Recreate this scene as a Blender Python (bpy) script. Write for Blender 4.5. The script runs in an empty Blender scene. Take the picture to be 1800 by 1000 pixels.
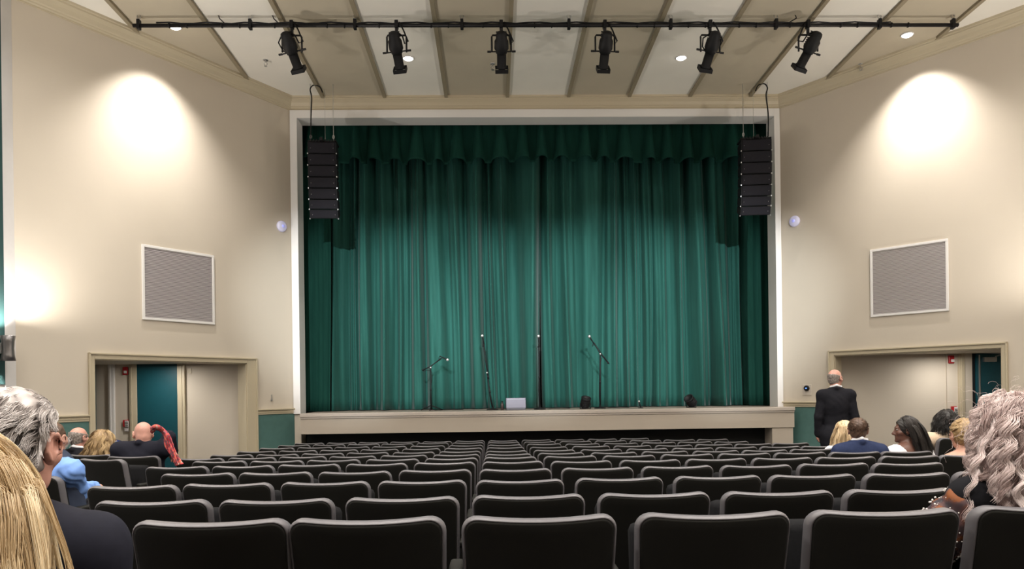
import bpy, bmesh, math, random
import numpy as np
from mathutils import Vector, Matrix

random.seed(7)
rng = np.random.default_rng(11)
S = bpy.context.scene
COL = S.collection
PI = math.pi

# ---------------------------------------------------------------- camera
E = 1.25                      # eye height above the zero level
F = 1300.0                    # focal length in pixels of the 1800 px frame
HY = 688.0                    # image row of the horizon at the optical axis
YAW, ROLL = 0.0246, 0.013
FWD = Vector((math.sin(YAW), math.cos(YAW), 0))
R0 = Vector((math.cos(YAW), -math.sin(YAW), 0))
U0 = Vector((0, 0, 1))
UP = (U0 * math.cos(ROLL) + R0 * math.sin(ROLL)).normalized()
RT = (R0 * math.cos(ROLL) - U0 * math.sin(ROLL)).normalized()
cam = bpy.data.cameras.new('camera')
cam.sensor_width = 36.0
cam.lens = F / 1800 * 36
cam.shift_y = (HY - 500) / 1800
cam.clip_start = 0.05
camo = bpy.data.objects.new('camera', cam)
COL.objects.link(camo)
m = Matrix.Identity(4)
for i in range(3):
    m[i][0] = RT[i]; m[i][1] = UP[i]; m[i][2] = -FWD[i]
m[2][3] = E
camo.matrix_world = m
S.camera = camo

S.view_settings.view_transform = 'Standard'
S.view_settings.look = 'None'
S.view_settings.exposure = 0.0
S.view_settings.gamma = 1.0
S.view_settings.use_curve_mapping = False
S.cycles.max_bounces = 6
S.cycles.diffuse_bounces = 4
S.cycles.transparent_max_bounces = 8
S.cycles.sample_clamp_indirect = 4.0
S.cycles.use_denoising = True

w = bpy.data.worlds.new('world')
S.world = w
w.use_nodes = True
w.node_tree.nodes['Background'].inputs[0].default_value = (1, 0.95, 0.88, 1)
w.node_tree.nodes['Background'].inputs[1].default_value = 0.02

XC = 1.03                     # middle of the hall
CEIL0, CSLOPE = E + 6.33, 0.031
def ceil_z(y): return CEIL0 + CSLOPE * (16 - y)
def floor_z(y): return 0.09 - 0.0445 * min(y, 10.5)

def lamp(kind, loc, energy, color=(1, 0.93, 0.82), **kw):
    l = bpy.data.lights.new(kind.lower() + '_light', kind)
    l.energy = energy; l.color = color
    to = kw.pop('to', None)
    for k, v in kw.items(): setattr(l, k, v)
    o = bpy.data.objects.new(kind.lower() + '_light', l)
    COL.objects.link(o)
    o.location = loc
    if to is not None:
        o.rotation_euler = (Vector(to) - Vector(loc)).to_track_quat('-Z', 'Y').to_euler()
    return o

WARM = (1.0, 0.945, 0.875)
HOUSE = 430.0                 # house lights in the ceiling over the seats
for hx in (-5.2, -1.0, 3.1, 7.3):
    for hy in (10.4, 7.2, 3.6, 0.4):
        lamp('SPOT', (hx, hy, ceil_z(hy) - 0.04), HOUSE * (1.0 if hy > 5 else 2.1 if hy > 2 else 2.9), WARM, spot_size=math.radians(150), spot_blend=1.0, shadow_soft_size=0.12)
# the recessed lamps seen in the ceiling near the stage
DOWN = [(-5.46, 13.0), (-1.55, 14.15), (3.69, 14.15), (7.62, 13.3)]
for k, (x, y) in enumerate(DOWN):
    out = k in (0, 3)
    tilt = (-0.16 if k == 0 else 0.16) if out else 0
    lamp('SPOT', (x, y, ceil_z(y) - 0.06), 880 if out else 300, WARM,
         to=(x + tilt, y + (0.12 if out else 0), ceil_z(y) - 1), spot_size=math.radians(96 if out else 110), spot_blend=1.0, shadow_soft_size=0.07)
# unseen area light, added as soft fill in place of the hall's house lights
lamp('AREA', (XC, 4.5, ceil_z(4.5) - 0.3), 390, WARM, shape='RECTANGLE', size=14, size_y=12)

# profile spotlights at the rear of the hall that light the closed curtain
for i, tx in enumerate((-2.9, -1.0, 0.95, 2.9, 4.9)):
    lamp('SPOT', (XC + (tx - XC) * 1.0, -3.4, E + 5.7), 12500, (0.92, 0.98, 1.0), to=(tx, 17.4, E + 1.5 + .25 * (i % 2)), spot_size=math.radians(15.5), spot_blend=0.7, shadow_soft_size=0.05)
# unseen uplights added along both side walls to brighten the ceiling
for hx in (-7.2, 9.15):
    for hy in (6.5, 2.0):
        lamp('SPOT', (hx, hy, E + 1.0), 800, WARM, to=(hx * .9, hy, E + 3), spot_size=math.radians(160), spot_blend=1.0, shadow_soft_size=0.08)

# ---------------------------------------------------------------- pixel helpers (pixel + depth -> point)
def ray(px, py):
    return FWD + RT * ((px - 900) / F) + UP * ((HY - py) / F)
def P(px, py, Y):
    d = ray(px, py)
    return Vector((0, 0, E)) + d * (Y / d.y)

# ---------------------------------------------------------------- materials
MATS = {}
def mat(name, color, rough=0.6, metal=0.0, noise=0.0, nscale=8.0, bump=0.0, bscale=60.0, spec=0.5, emit=None, estr=0.0, stretch=None, alpha=1.0, sheen=0.0):
    m = bpy.data.materials.new(name)
    m.use_nodes = True
    nt = m.node_tree
    b = nt.nodes['Principled BSDF']
    b.inputs['Base Color'].default_value = (*color, 1)
    b.inputs['Roughness'].default_value = rough
    b.inputs['Metallic'].default_value = metal
    b.inputs['Specular IOR Level'].default_value = spec
    b.inputs['Alpha'].default_value = alpha
    if sheen: b.inputs['Sheen Weight'].default_value = sheen; b.inputs['Sheen Roughness'].default_value = .3
    if emit:
        b.inputs['Emission Color'].default_value = (*emit, 1)
        b.inputs['Emission Strength'].default_value = estr
    tc = nt.nodes.new('ShaderNodeTexCoord')
    mp = nt.nodes.new('ShaderNodeMapping')
    nt.links.new(tc.outputs['Object'], mp.inputs[0])
    if stretch: mp.inputs['Scale'].default_value = stretch
    if noise:
        n = nt.nodes.new('ShaderNodeTexNoise'); n.inputs['Scale'].default_value = nscale; n.inputs['Detail'].default_value = 5
        nt.links.new(mp.outputs[0], n.inputs[0])
        r = nt.nodes.new('ShaderNodeMapRange')
        r.inputs[1].default_value = 0.3; r.inputs[2].default_value = 0.7
        r.inputs[3].default_value = 1 - noise; r.inputs[4].default_value = 1 + noise
        nt.links.new(n.outputs[0], r.inputs[0])
        v = nt.nodes.new('ShaderNodeVectorMath'); v.operation = 'SCALE'
        v.inputs[0].default_value = color
        nt.links.new(r.outputs[0], v.inputs['Scale'])
        nt.links.new(v.outputs[0], b.inputs['Base Color'])
    if bump:
        n2 = nt.nodes.new('ShaderNodeTexNoise'); n2.inputs['Scale'].default_value = bscale; n2.inputs['Detail'].default_value = 3
        nt.links.new(mp.outputs[0], n2.inputs[0])
        bp = nt.nodes.new('ShaderNodeBump'); bp.inputs['Strength'].default_value = bump; bp.inputs['Distance'].default_value = 0.01
        nt.links.new(n2.outputs[0], bp.inputs['Height'])
        nt.links.new(bp.outputs[0], b.inputs['Normal'])
    MATS[name] = m
    return m

def tone_mat(name, c1, c2, rough=0.45, c3=None):
    """hair: colour runs between tones by the strand's own 'tone' attribute"""
    m = bpy.data.materials.new(name); m.use_nodes = True
    nt = m.node_tree; b = nt.nodes['Principled BSDF']
    at = nt.nodes.new('ShaderNodeAttribute'); at.attribute_name = 'tone'
    cr = nt.nodes.new('ShaderNodeValToRGB')
    cr.color_ramp.elements[0].color = (*c1, 1); cr.color_ramp.elements[1].color = (*c2, 1)
    if c3:
        e = cr.color_ramp.elements.new(0.5); e.color = (*c3, 1)
    nt.links.new(at.outputs['Fac'], cr.inputs[0])
    nt.links.new(cr.outputs[0], b.inputs['Base Color'])
    b.inputs['Roughness'].default_value = rough
    b.inputs['Specular IOR Level'].default_value = 0.55
    MATS[name] = m
    return m

wall_m = mat('wall_paint', (0.60, 0.535, 0.445), 0.75, noise=0.025, nscale=0.8, bump=0.05, bscale=90)
white_m = mat('white_paint', (0.78, 0.76, 0.74), 0.5, bump=0.03)
trim_m = mat('tan_trim_paint', (0.52, 0.45, 0.32), 0.45, bump=0.02)
teal_m = mat('teal_wainscot', (0.075, 0.17, 0.155), 0.6, noise=0.06)
door_m = mat('teal_door', (0.004, 0.066, 0.086), 0.45, noise=0.05)
ceil_light_m = mat('pale_ceiling_panel', (0.83, 0.79, 0.71), 0.8, noise=0.02, nscale=2)
ceil_dark_m = mat('tan_ceiling_panel', (0.50, 0.44, 0.335), 0.8, noise=0.03, nscale=2)
batten_m = mat('ceiling_batten', (0.27, 0.225, 0.15), 0.6)
carpet_m = mat('dark_carpet', (0.02, 0.02, 0.025), 0.95, noise=0.4, nscale=60, bump=0.4, bscale=300)
stage_m = mat('stage_floor_board', (0.30, 0.25, 0.21), 0.45, noise=0.1, stretch=(1, 8, 1))
black_m = mat('matte_black', (0.007, 0.007, 0.008), 0.6, spec=.25)
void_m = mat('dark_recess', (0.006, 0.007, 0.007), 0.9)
fascia_m = mat('stage_fascia', (0.47, 0.41, 0.34), 0.6, noise=0.02, nscale=1.5)
steel_m = mat('steel', (0.5, 0.5, 0.5), 0.3, 0.9)
pipe_m = mat('black_pipe', (0.010, 0.009, 0.010), 0.45, spec=.3)
glass_dark_m = mat('lens_glass', (0.02, 0.03, 0.07), 0.05)
red_m = mat('red_plastic', (0.42, 0.012, 0.018), 0.4)
shell_m = mat('seat_shell_plastic', (0.0115, 0.0112, 0.0095), 0.6, bump=0.05, bscale=400, spec=.2)
rim_m = mat('seat_edge_highlight', (0.11, 0.104, 0.112), 0.4, spec=.5)  # paler than the shell: the highlight along the rim is put into its colour
cush_m = mat('seat_fabric', (0.009, 0.009, 0.010), 0.9, spec=.1, noise=0.15, nscale=80)
emit_m = mat('lamp_disc', (1, 1, 1), 0.5, emit=(1, 0.95, 0.88), estr=14)
grille_m = mat('grille_slat', (0.56, 0.52, 0.52), 0.5)
grilleb_m = mat('grille_back', (0.30, 0.275, 0.28), 0.8)
curtain_m = mat('green_velvet', (0.020, 0.088, 0.073), 0.8, noise=0.2, nscale=2.2, stretch=(5, 5, 0.25), spec=.1, sheen=0.15)
curtain2_m = mat('dark_green_velvet', (0.008, 0.041, 0.031), 0.85, noise=0.12, nscale=3, stretch=(6, 6, 0.5), spec=.05)
skin_m = mat('fair_skin', (0.62, 0.34, 0.25), 0.5, noise=0.06, nscale=25)
skinr_m = mat('ruddy_skin', (0.58, 0.30, 0.235), 0.45, noise=0.10, nscale=20)
skind_m = mat('dark_skin', (0.13, 0.058, 0.04), 0.45, noise=0.06, nscale=25)
suit_m = mat('black_suit_wool', (0.014, 0.014, 0.018), 0.85, spec=.1, noise=0.15, nscale=60)
navy_m = mat('navy_suit_wool', (0.024, 0.034, 0.080), 0.8, spec=.1, noise=0.1, nscale=60)
midn_m = mat('midnight_suit_wool', (0.012, 0.0125, 0.021), 0.8, spec=.15, noise=0.1, nscale=60)
shirtw_m = mat('white_cotton', (0.75, 0.75, 0.78), 0.7)
shirtb_m = mat('light_blue_cotton', (0.17, 0.32, 0.72), 0.7, noise=0.05, nscale=30)
vest_m = mat('navy_vest', (0.02, 0.03, 0.06), 0.8)
beige_m = mat('beige_knit', (0.62, 0.47, 0.34), 0.85, noise=0.08, nscale=90, bump=0.3, bscale=200)
pearl_m = mat('pearl', (0.85, 0.8, 0.75), 0.2)
blackc_m = mat('black_cotton', (0.009, 0.009, 0.011), 0.85, spec=.1)
eye_m = mat('eye_surface', (0.22, 0.18, 0.16), 0.3)

# ---------------------------------------------------------------- mesh helpers
def link(name, me, material=None, parent=None, smooth=False):
    o = bpy.data.objects.new(name, me)
    COL.objects.link(o)
    if material is not None and len(me.materials) == 0: me.materials.append(material)
    if parent is not None: o.parent = parent
    if smooth:
        me.polygons.foreach_set('use_smooth', np.ones(len(me.polygons), dtype=bool))
        me.update()
    return o

def obj(name, bm, material=None, parent=None, smooth=False):
    me = bpy.data.meshes.new(name)
    bmesh.ops.recalc_face_normals(bm, faces=bm.faces)
    bm.to_mesh(me); bm.free()
    return link(name, me, material, parent, smooth)

def tag(o, label=None, cat=None, group=None, kind=None):
    if label: o['label'] = label
    if cat: o['category'] = cat
    if group: o['group'] = group
    if kind: o['kind'] = kind
    return o

def empty(name, loc=(0, 0, 0), rz=0):
    o = bpy.data.objects.new(name, None)
    COL.objects.link(o); o.location = loc; o.rotation_euler = (0, 0, rz)
    o.empty_display_size = 0.1
    return o

def struct(o):
    o['kind'] = 'structure'
    return o

def frame_pts(bm, pts8, bevel=0.0):
    vs = [bm.verts.new(p) for p in pts8]
    fs = []
    for f in ((0, 3, 2, 1), (4, 5, 6, 7), (0, 1, 5, 4), (1, 2, 6, 5), (2, 3, 7, 6), (3, 0, 4, 7)):
        fs.append(bm.faces.new([vs[i] for i in f]))
    if bevel:
        es = list({e for f in fs for e in f.edges})
        bmesh.ops.bevel(bm, geom=es, offset=bevel, segments=2, affect='EDGES', profile=0.5)

def box(bm, x0, x1, y0, y1, z0, z1, bevel=0.0, M=None):
    p = [(x0, y0, z0), (x1, y0, z0), (x1, y1, z0), (x0, y1, z0), (x0, y0, z1), (x1, y0, z1), (x1, y1, z1), (x0, y1, z1)]
    if M is not None: p = [M @ Vector(q) for q in p]
    frame_pts(bm, p, bevel)

def tube(bm, pts, r, seg=8, cap=True, closed=False):
    pts = [Vector(p) for p in pts]
    n = len(pts)
    rs = r if isinstance(r, (list, tuple)) else [r] * n
    rings = []
    prev = None
    for i, p in enumerate(pts):
        if closed: t = pts[(i + 1) % n] - pts[i - 1]
        else: t = pts[min(i + 1, n - 1)] - pts[max(i - 1, 0)]
        t.normalize()
        if prev is None:
            a = t.orthogonal().normalized()
        else:
            a = prev - t * prev.dot(t)
            if a.length < 1e-5: a = t.orthogonal()
            a.normalize()
        prev = a
        b = t.cross(a)
        rings.append([bm.verts.new(p + a * (rs[i] * math.cos(2 * PI * k / seg)) + b * (rs[i] * math.sin(2 * PI * k / seg))) for k in range(seg)])
    for i in range(n if closed else n - 1):
        A, B = rings[i], rings[(i + 1) % n]
        for k in range(seg):
            bm.faces.new((A[k], A[(k + 1) % seg], B[(k + 1) % seg], B[k]))
    if cap and not closed:
        bm.faces.new(list(reversed(rings[0]))); bm.faces.new(rings[-1])

def lathe(bm, prof, M=Matrix.Identity(4), seg=20):
    """prof: (radius, z) from one end to the other"""
    rings = []
    for r, z in prof:
        if r < 1e-6: rings.append([bm.verts.new(M @ Vector((0, 0, z)))])
        else: rings.append([bm.verts.new(M @ Vector((r * math.cos(2 * PI * k / seg), r * math.sin(2 * PI * k / seg), z))) for k in range(seg)])
    for A, B in zip(rings[:-1], rings[1:]):
        for k in range(seg):
            k2 = (k + 1) % seg
            if len(A) == 1 and len(B) == 1: continue
            if len(A) == 1: bm.faces.new((A[0], B[k2], B[k]))
            elif len(B) == 1: bm.faces.new((A[k], A[k2], B[0]))
            else: bm.faces.new((A[k], A[k2], B[k2], B[k]))
    for R_ in (rings[0], rings[-1]):
        if len(R_) > 1: bm.faces.new(R_)

def sph(bm, c, r, seg=10, M=None):
    mm = Matrix.Translation(c) @ (M or Matrix.Identity(4)) @ Matrix.Diagonal((*(r if isinstance(r, (tuple, list)) else (r, r, r)), 1))
    bmesh.ops.create_uvsphere(bm, u_segments=seg, v_segments=max(5, seg // 2 + 1), radius=1, matrix=mm)

# ---------------------------------------------------------------- walls as frames
class Wall:
    def __init__(s, A, B):
        s.A = Vector((*A, 0)); s.B = Vector((*B, 0))
        s.u = (s.B - s.A).normalized(); s.len = (s.B - s.A).length
        s.n = Vector((s.u.y, -s.u.x, 0))
    def hit(s, px, py):
        d = ray(px, py); o = Vector((0, 0, E))
        t = (s.A - o).dot(s.n) / d.dot(s.n)
        p = o + d * t
        return (p - s.A).dot(s.u), p.z
    def pt(s, u, z, n=0.0):
        return s.A + s.u * u + s.n * n + Vector((0, 0, z))
    def box(s, bm, u0, u1, z0, z1, n0, n1, bevel=0.0):
        p = [s.pt(u0, z0, n0), s.pt(u1, z0, n0), s.pt(u1, z0, n1), s.pt(u0, z0, n1), s.pt(u0, z1, n0), s.pt(u1, z1, n0), s.pt(u1, z1, n1), s.pt(u0, z1, n1)]
        frame_pts(bm, p, bevel)

XL, XR = -4.295, 6.30
PY = 16.0
WL = Wall((-7.43, 11.70), (XL, PY))
WR = Wall((XR, PY), (9.39, 12.25))
WSL = Wall((-7.43, -5.0), (-7.43, 11.70))
WSR = Wall((9.39, 12.25), (9.39, -5.0))
FZ = floor_z(12)
RAIL = 0.955
ZT = ceil_z(-5) + 0.3

# ---------------------------------------------------------------- floor, ceiling
bm = bmesh.new()
rows = [(-5.2, floor_z(-5.2)), (10.5, floor_z(10.5)), (20, FZ)]
vs = [[bm.verts.new((x, y, z)) for x in (-11, 12)] for y, z in rows]
for a, b in zip(vs[:-1], vs[1:]): bm.faces.new((a[0], a[1], b[1], b[0]))
r = bmesh.ops.extrude_face_region(bm, geom=bm.faces[:])
bmesh.ops.translate(bm, verts=[v for v in r['geom'] if isinstance(v, bmesh.types.BMVert)], vec=(0, 0, -0.15))
struct(obj('floor', bm, carpet_m))

bm = bmesh.new()
y0, y1 = -5.2, 16.15
za, zb = ceil_z(y0) + 0.02, ceil_z(y1) + 0.02
frame_pts(bm, [(-9, y0, za), (11, y0, za), (11, y1, zb), (-9, y1, zb), (-9, y0, za + .2), (11, y0, za + .2), (11, y1, zb + .2), (-9, y1, zb + .2)])
ceiling = struct(obj('ceiling', bm, ceil_dark_m))
PW = 1.31
for k in range(-6, 7):
    x0, x1 = XC + (k - 0.5) * PW + 0.028, XC + (k + 0.5) * PW - 0.028
    x0, x1 = max(x0, -7.6), min(x1, 9.55)
    bm = bmesh.new()
    a, b = ceil_z(y0), ceil_z(16.05)
    frame_pts(bm, [(x0, y0, a), (x1, y0, a), (x1, 16.05, b), (x0, 16.05, b), (x0, y0, a + .018), (x1, y0, a + .018), (x1, 16.05, b + .018), (x0, 16.05, b + .018)])
    obj('panel', bm, ceil_light_m if k % 2 == 0 else ceil_dark_m, ceiling)
for k in range(-6, 6):
    x = XC + (k + 0.5) * PW
    bm = bmesh.new()
    a, b = ceil_z(y0), ceil_z(16.05)
    h = 0.035
    frame_pts(bm, [(x - h, y0, a - .045), (x + h, y0, a - .045), (x + h, 16.05, b - .045), (x - h, 16.05, b - .045), (x - h, y0, a + .02), (x + h, y0, a + .02), (x + h, 16.05, b + .02), (x - h, 16.05, b + .02)])
    obj('batten', bm, batten_m, ceiling)

# ---------------------------------------------------------------- side and rear walls
def wall_mesh(name, W, pieces, material=wall_m, thick=0.25):
    bm = bmesh.new()
    for (u0, u1, z0, z1) in pieces: W.box(bm, u0, u1, z0, z1, -thick, 0)
    return struct(obj(name, bm, material))

side_m = mat('pale_side_wall', (0.66, 0.64, 0.63), 0.7, noise=0.02)
wall_mesh('wall_left', WSL, [(0, WSL.len + 0.1, -0.7, ZT)], side_m)
wall_mesh('wall_right', WSR, [(0, WSR.len, -0.7, ZT)])
bm = bmesh.new(); box(bm, -8, 10, -5.3, -5.0, -0.7, ZT)
struct(obj('wall_back', bm, wall_m))

# openings in the splayed walls (from their edges in the picture)
def opening(W, pxa, pxb, pxia, pxib, pyo, pyi):
    uo = sorted((W.hit(pxa, pyo[0])[0], W.hit(pxb, pyo[1])[0]))
    ui = sorted((W.hit(pxia, pyi[0])[0], W.hit(pxib, pyi[1])[0]))
    zo = (W.hit(pxa, pyo[0])[1] + W.hit(pxb, pyo[1])[1]) / 2
    zi = (W.hit(pxia, pyi[0])[1] + W.hit(pxib, pyi[1])[1]) / 2
    return uo, ui, zo, zi
OL = opening(WL, 154, 450, 165, 433, (619, 630), (629, 640))
OR = opening(WR, 1457, 1772, 1467, 1761, (617, 600), (625, 611))

for nm, W, (uo, ui, zo, zi) in (('wall_front_left', WL, OL), ('wall_front_right', WR, OR)):
    wall_mesh(nm, W, [(0, ui[0], -0.7, ZT), (ui[1], W.len, -0.7, ZT), (ui[0], ui[1], zi, ZT)])
    # stepped casing round the opening
    cs = empty('trim_1' if W is WL else 'trim_2', W.pt(0, 0)); cs.location = (0, 0, 0); struct(cs)
    for (a, b, c, d) in ((uo[0], ui[0], FZ, zo), (ui[1], uo[1], FZ, zo), (ui[0], ui[1], zi, zo)):
        bm = bmesh.new()
        W.box(bm, a, b, c, d, 0, 0.03, 0.004)
        horiz = (a, b) == (ui[0], ui[1])
        q = 0.03
        if horiz: W.box(bm, uo[0], uo[1], d - q, d, 0.03, 0.055, 0.004)
        elif a == uo[0]: W.box(bm, a, a + q, c, d, 0.03, 0.055, 0.004)
        else: W.box(bm, b - q, b, c, d, 0.03, 0.055, 0.004)
        struct(obj('casing', bm, trim_m, cs))
    bm = bmesh.new()                      # jamb lining
    W.box(bm, ui[0], ui[0] + .015, FZ, zi, -0.27, 0.005); W.box(bm, ui[1] - .015, ui[1], FZ, zi, -0.27, 0.005); W.box(bm, ui[0], ui[1], zi - .015, zi, -0.27, 0.005)
    struct(obj('lining', bm, trim_m, cs))
    # wainscot and chair rail
    k = 0
    for (a, b) in ((0.0, uo[0]), (uo[1], W.len)):
        if b - a < 0.05: continue
        bm = bmesh.new(); W.box(bm, a, b, FZ - .05, RAIL - .1, 0, 0.012)
        wn = struct(obj('trim_wainscot', bm, teal_m))
        bm = bmesh.new()
        W.box(bm, a, b, RAIL - .115, RAIL - .02, 0.0, 0.03, 0.004); W.box(bm, a, b, RAIL - .03, RAIL, 0.0, 0.06, 0.006); W.box(bm, a, b, RAIL - .08, RAIL - .065, 0.03, 0.04, 0.003)
        struct(obj('trim_chair_rail', bm, trim_m))
        bm = bmesh.new(); W.box(bm, a, b, FZ, FZ + .12, 0.012, 0.03, 0.004)
        struct(obj('baseboard_left' if W is WL else 'baseboard_right', bm, trim_m))

# crown moulding swept round the hall
def crown(pts):
    prof = [(0.0, -0.24), (0.02, -0.24), (0.022, -0.215), (0.045, -0.20), (0.05, -0.18), (0.075, -0.165), (0.105, -0.11), (0.15, -0.07), (0.165, -0.065), (0.17, -0.04), (0.20, -0.035), (0.205, 0.0)]
    bm = bmesh.new()
    n = len(pts); rings = []
    for i, p in enumerate(pts):
        p = Vector((*p, 0))
        ts = []
        if i > 0: ts.append((p - Vector((*pts[i - 1], 0))).normalized())
        if i < n - 1: ts.append((Vector((*pts[i + 1], 0)) - p).normalized())
        ns = [Vector((t.y, -t.x, 0)) for t in ts]
        mi = sum(ns, Vector()) / len(ns)
        mi = mi / max(mi.length_squared, 0.2)
        rings.append([bm.verts.new((p.x + mi.x * a, p.y + mi.y * a, ceil_z(p.y + mi.y * a) + b)) for a, b in prof])
    for A, B in zip(rings[:-1], rings[1:]):
        for k in range(len(prof) - 1): bm.faces.new((A[k], A[k + 1], B[k + 1], B[k]))
    return struct(obj('trim_crown', bm, trim_m))
crown([(-7.43, -5), (-7.43, 11.70), (XL, PY), (XR, PY), (9.39, 12.25), (9.39, -5)])

# ---------------------------------------------------------------- alcoves behind the openings
ALY = 15.42
def alcove(side):
    s = -1 if side == 'left' else 1
    W = WL if s < 0 else WR
    B = Wall((-10.2, ALY), (-4.88, ALY)) if s < 0 else Wall((6.92, ALY), (12.2, ALY))
    zc = E + 1.0
    bm = bmesh.new(); B.box(bm, 0, B.len, FZ - .1, zc + .1, -0.15, 0)
    struct(obj('wall_alcove_' + side, bm, wall_m))
    bm = bmesh.new()
    xe = -8.75 if s < 0 else 11.0
    box(bm, min(xe, xe + s * .15), max(xe, xe + s * .15), 11, ALY + .1, FZ - .1, zc)
    struct(obj('wall_alcove_end_' + side, bm, wall_m))
    bm = bmesh.new()
    uo, ui, zo, zi = OL if s < 0 else OR
    a, b = W.pt(ui[0] - .3, 0, -0.26), W.pt(ui[1] + .3, 0, -0.26)
    zl = zi + 0.02
    pts = [(a.x, a.y), (b.x, b.y), (b.x, ALY + .05), (xe, ALY + .05), (xe, a.y)] if s < 0 else [(a.x, a.y), (b.x, b.y), (xe, b.y), (xe, ALY + .05), (a.x, ALY + .05)]
    lo = [bm.verts.new((x, y, zl)) for x, y in pts]; hi = [bm.verts.new((x, y, zl + .1)) for x, y in pts]
    bm.faces.new(lo); bm.faces.new(hi)
    for i in range(5): bm.faces.new((lo[i], lo[(i + 1) % 5], hi[(i + 1) % 5], hi[i]))
    struct(obj('ceiling_alcove_' + side, bm, wall_m))
    def hx(px, py): return B.hit(px, py)[0]
    n = 1 if s < 0 else 2
    dr = empty('door_%d' % n); struct(dr)
    if s < 0:
        d0, d1 = hx(243, 690), hx(314, 690); zt = B.hit(280, 640)[1]
        c0, c1 = hx(230, 690), hx(327, 690)
        bm = bmesh.new(); B.box(bm, d0, d1, FZ + .01, zt, 0.005, 0.05, 0.004)
        struct(obj('door_leaf', bm, door_m, dr))
        bm = bmesh.new(); B.box(bm, c0, d0, FZ, zt + .11, 0, 0.07, 0.006); B.box(bm, d1, c1, FZ, zt + .11, 0, 0.07, 0.006); B.box(bm, d0, d1, zt, zt + .11, 0, 0.07, 0.006)
        B.box(bm, c0 + .03, c0 + .06, FZ, zt + .08, .07, .085, .004); B.box(bm, c1 - .09, c1 - .05, FZ, zt + .08, .07, .085, .004)
        struct(obj('door_frame', bm, trim_m, dr))
        bm = bmesh.new(); tube(bm, [B.pt(d0 + .07, FZ + 1.02, .05), B.pt(d0 + .07, FZ + 1.02, .10), B.pt(d0 + .18, FZ + 1.02, .10)], 0.011)
        struct(obj('door_handle', bm, steel_m, dr, True))
        # second, open doorway further along: leaf edge, frame, reveal
        dr2 = empty('door_3'); struct(dr2)
        e0, e1 = hx(164, 690), hx(170, 690); f0, f1 = hx(193, 690), hx(203, 690)
        zt2 = B.hit(180, 637)[1]
        bm = bmesh.new(); B.box(bm, e0 - .35, e1, FZ + .01, zt2, 0.02, 0.10, 0.004)
        struct(obj('door_leaf', bm, door_m, dr2))
        bm = bmesh.new(); B.box(bm, f0, f1, FZ, zt2 + .13, 0, .07, .006); B.box(bm, f0 + .03, f0 + .06, FZ, zt2 + .1, .07, .085, .004); B.box(bm, e0 - .4, f0, zt2, zt2 + .13, 0, .07, .006)
        struct(obj('door_frame', bm, white_m, dr2))
        sx, px1 = (217, 226), (218, 227)
        sz, pz = (645, 659), (738, 750)
        dev = B
    else:
        d0, d1 = hx(1713, 690), hx(1800, 690); zt = B.hit(1735, 622)[1]
        bm = bmesh.new(); B.box(bm, d0, d1, FZ + .01, zt, 0.02, 0.07, 0.004)
        struct(obj('door_leaf', bm, door_m, dr))
        bm = bmesh.new(); B.box(bm, hx(1707, 690), hx(1713, 690), FZ, zt + .02, 0.0, 0.03, 0.004); B.box(bm, hx(1707, 690), d1, zt, zt + .1, 0, .04)
        struct(obj('door_stop', bm, void_m, dr))
        bm = bmesh.new(); B.box(bm, hx(1716.5, 690), hx(1719, 690), FZ + .01, zt - .02, 0.07, 0.09, 0.003)
        struct(obj('hinge_edge', bm, steel_m, dr))
        bm = bmesh.new(); a0, z1_ = B.hit(1723, 628); a1, z0_ = B.hit(1745, 636)
        B.box(bm, a0, a1, z0_, z1_, 0.07, 0.14, 0.008)
        cl = struct(obj('door_closer', bm, steel_m, dr))
        bm = bmesh.new(); tube(bm, [B.pt(a1 - .03, z1_ + .01, .12), B.pt(a1 + .12, z1_ + .06, .22), B.pt(a0 - .02, zt + .02, .1)], 0.012)
        struct(obj('closer_arm', bm, steel_m, dr))
        bm = bmesh.new()
        for pa, pb in ((1682, 1692),): B.box(bm, hx(pa, 690), hx(pb, 690), FZ, zt + .14, 0, .09, .006); B.box(bm, hx(pa + 3, 690), hx(pa + 5.5, 690), FZ, zt + .12, .09, .11, .004)
        B.box(bm, hx(1692, 690), d1, zt + .02, zt + .14, 0, .09, .006)
        struct(obj('door_frame', bm, trim_m, dr))
        bm = bmesh.new(); B.box(bm, hx(1692, 690), hx(1707, 690), FZ, zt + .03, 0, .05, .004)
        struct(obj('reveal', bm, wall_m, dr))
        bm = bmesh.new(); B.box(bm, hx(1663, 690), hx(1682, 690), FZ, zc, 0, .035)
        struct(obj('pilaster', bm, wall_m, dr))
        sx, px1 = (1664, 1673.5), (1669, 1677.5)
        sz, pz = (625, 639), (714, 727)
        dev = B
    nb = 0.036 if s > 0 else 0.001
    who = 'beside the teal door behind the scarf' if s < 0 else 'in the alcove near the standing man'
    st = empty('fire_strobe'); tag(st, 'small red fire alarm strobe with white lens ' + who, 'alarm')
    u0, u1 = hx(sx[0], sz[0]), hx(sx[1], sz[0]); z1s, z0s = B.hit(sx[0], sz[0])[1], B.hit(sx[0], sz[1])[1]
    bm = bmesh.new(); B.box(bm, u0, u1, z0s, z1s, nb, nb + .05, 0.012); obj('housing', bm, red_m, st)
    bm = bmesh.new(); B.box(bm, u0 + .035, u1 - .012, z0s + .03, z0s + .085, nb + .05, nb + .07, 0.006); obj('flash_lens', bm, white_m, st)
    pl = empty('fire_pull_station'); tag(pl, 'red fire alarm pull box low on the wall ' + ('below the strobe by the teal door' if s < 0 else 'behind the dark-haired heads'), 'alarm')
    u0, u1 = hx(px1[0], pz[0]), hx(px1[1], pz[0]); z1s, z0s = B.hit(px1[0], pz[0])[1], B.hit(px1[0], pz[1])[1]
    bm = bmesh.new(); B.box(bm, u0, u1, z0s, z1s, nb, nb + .05, 0.006); obj('housing', bm, red_m, pl)
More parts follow.
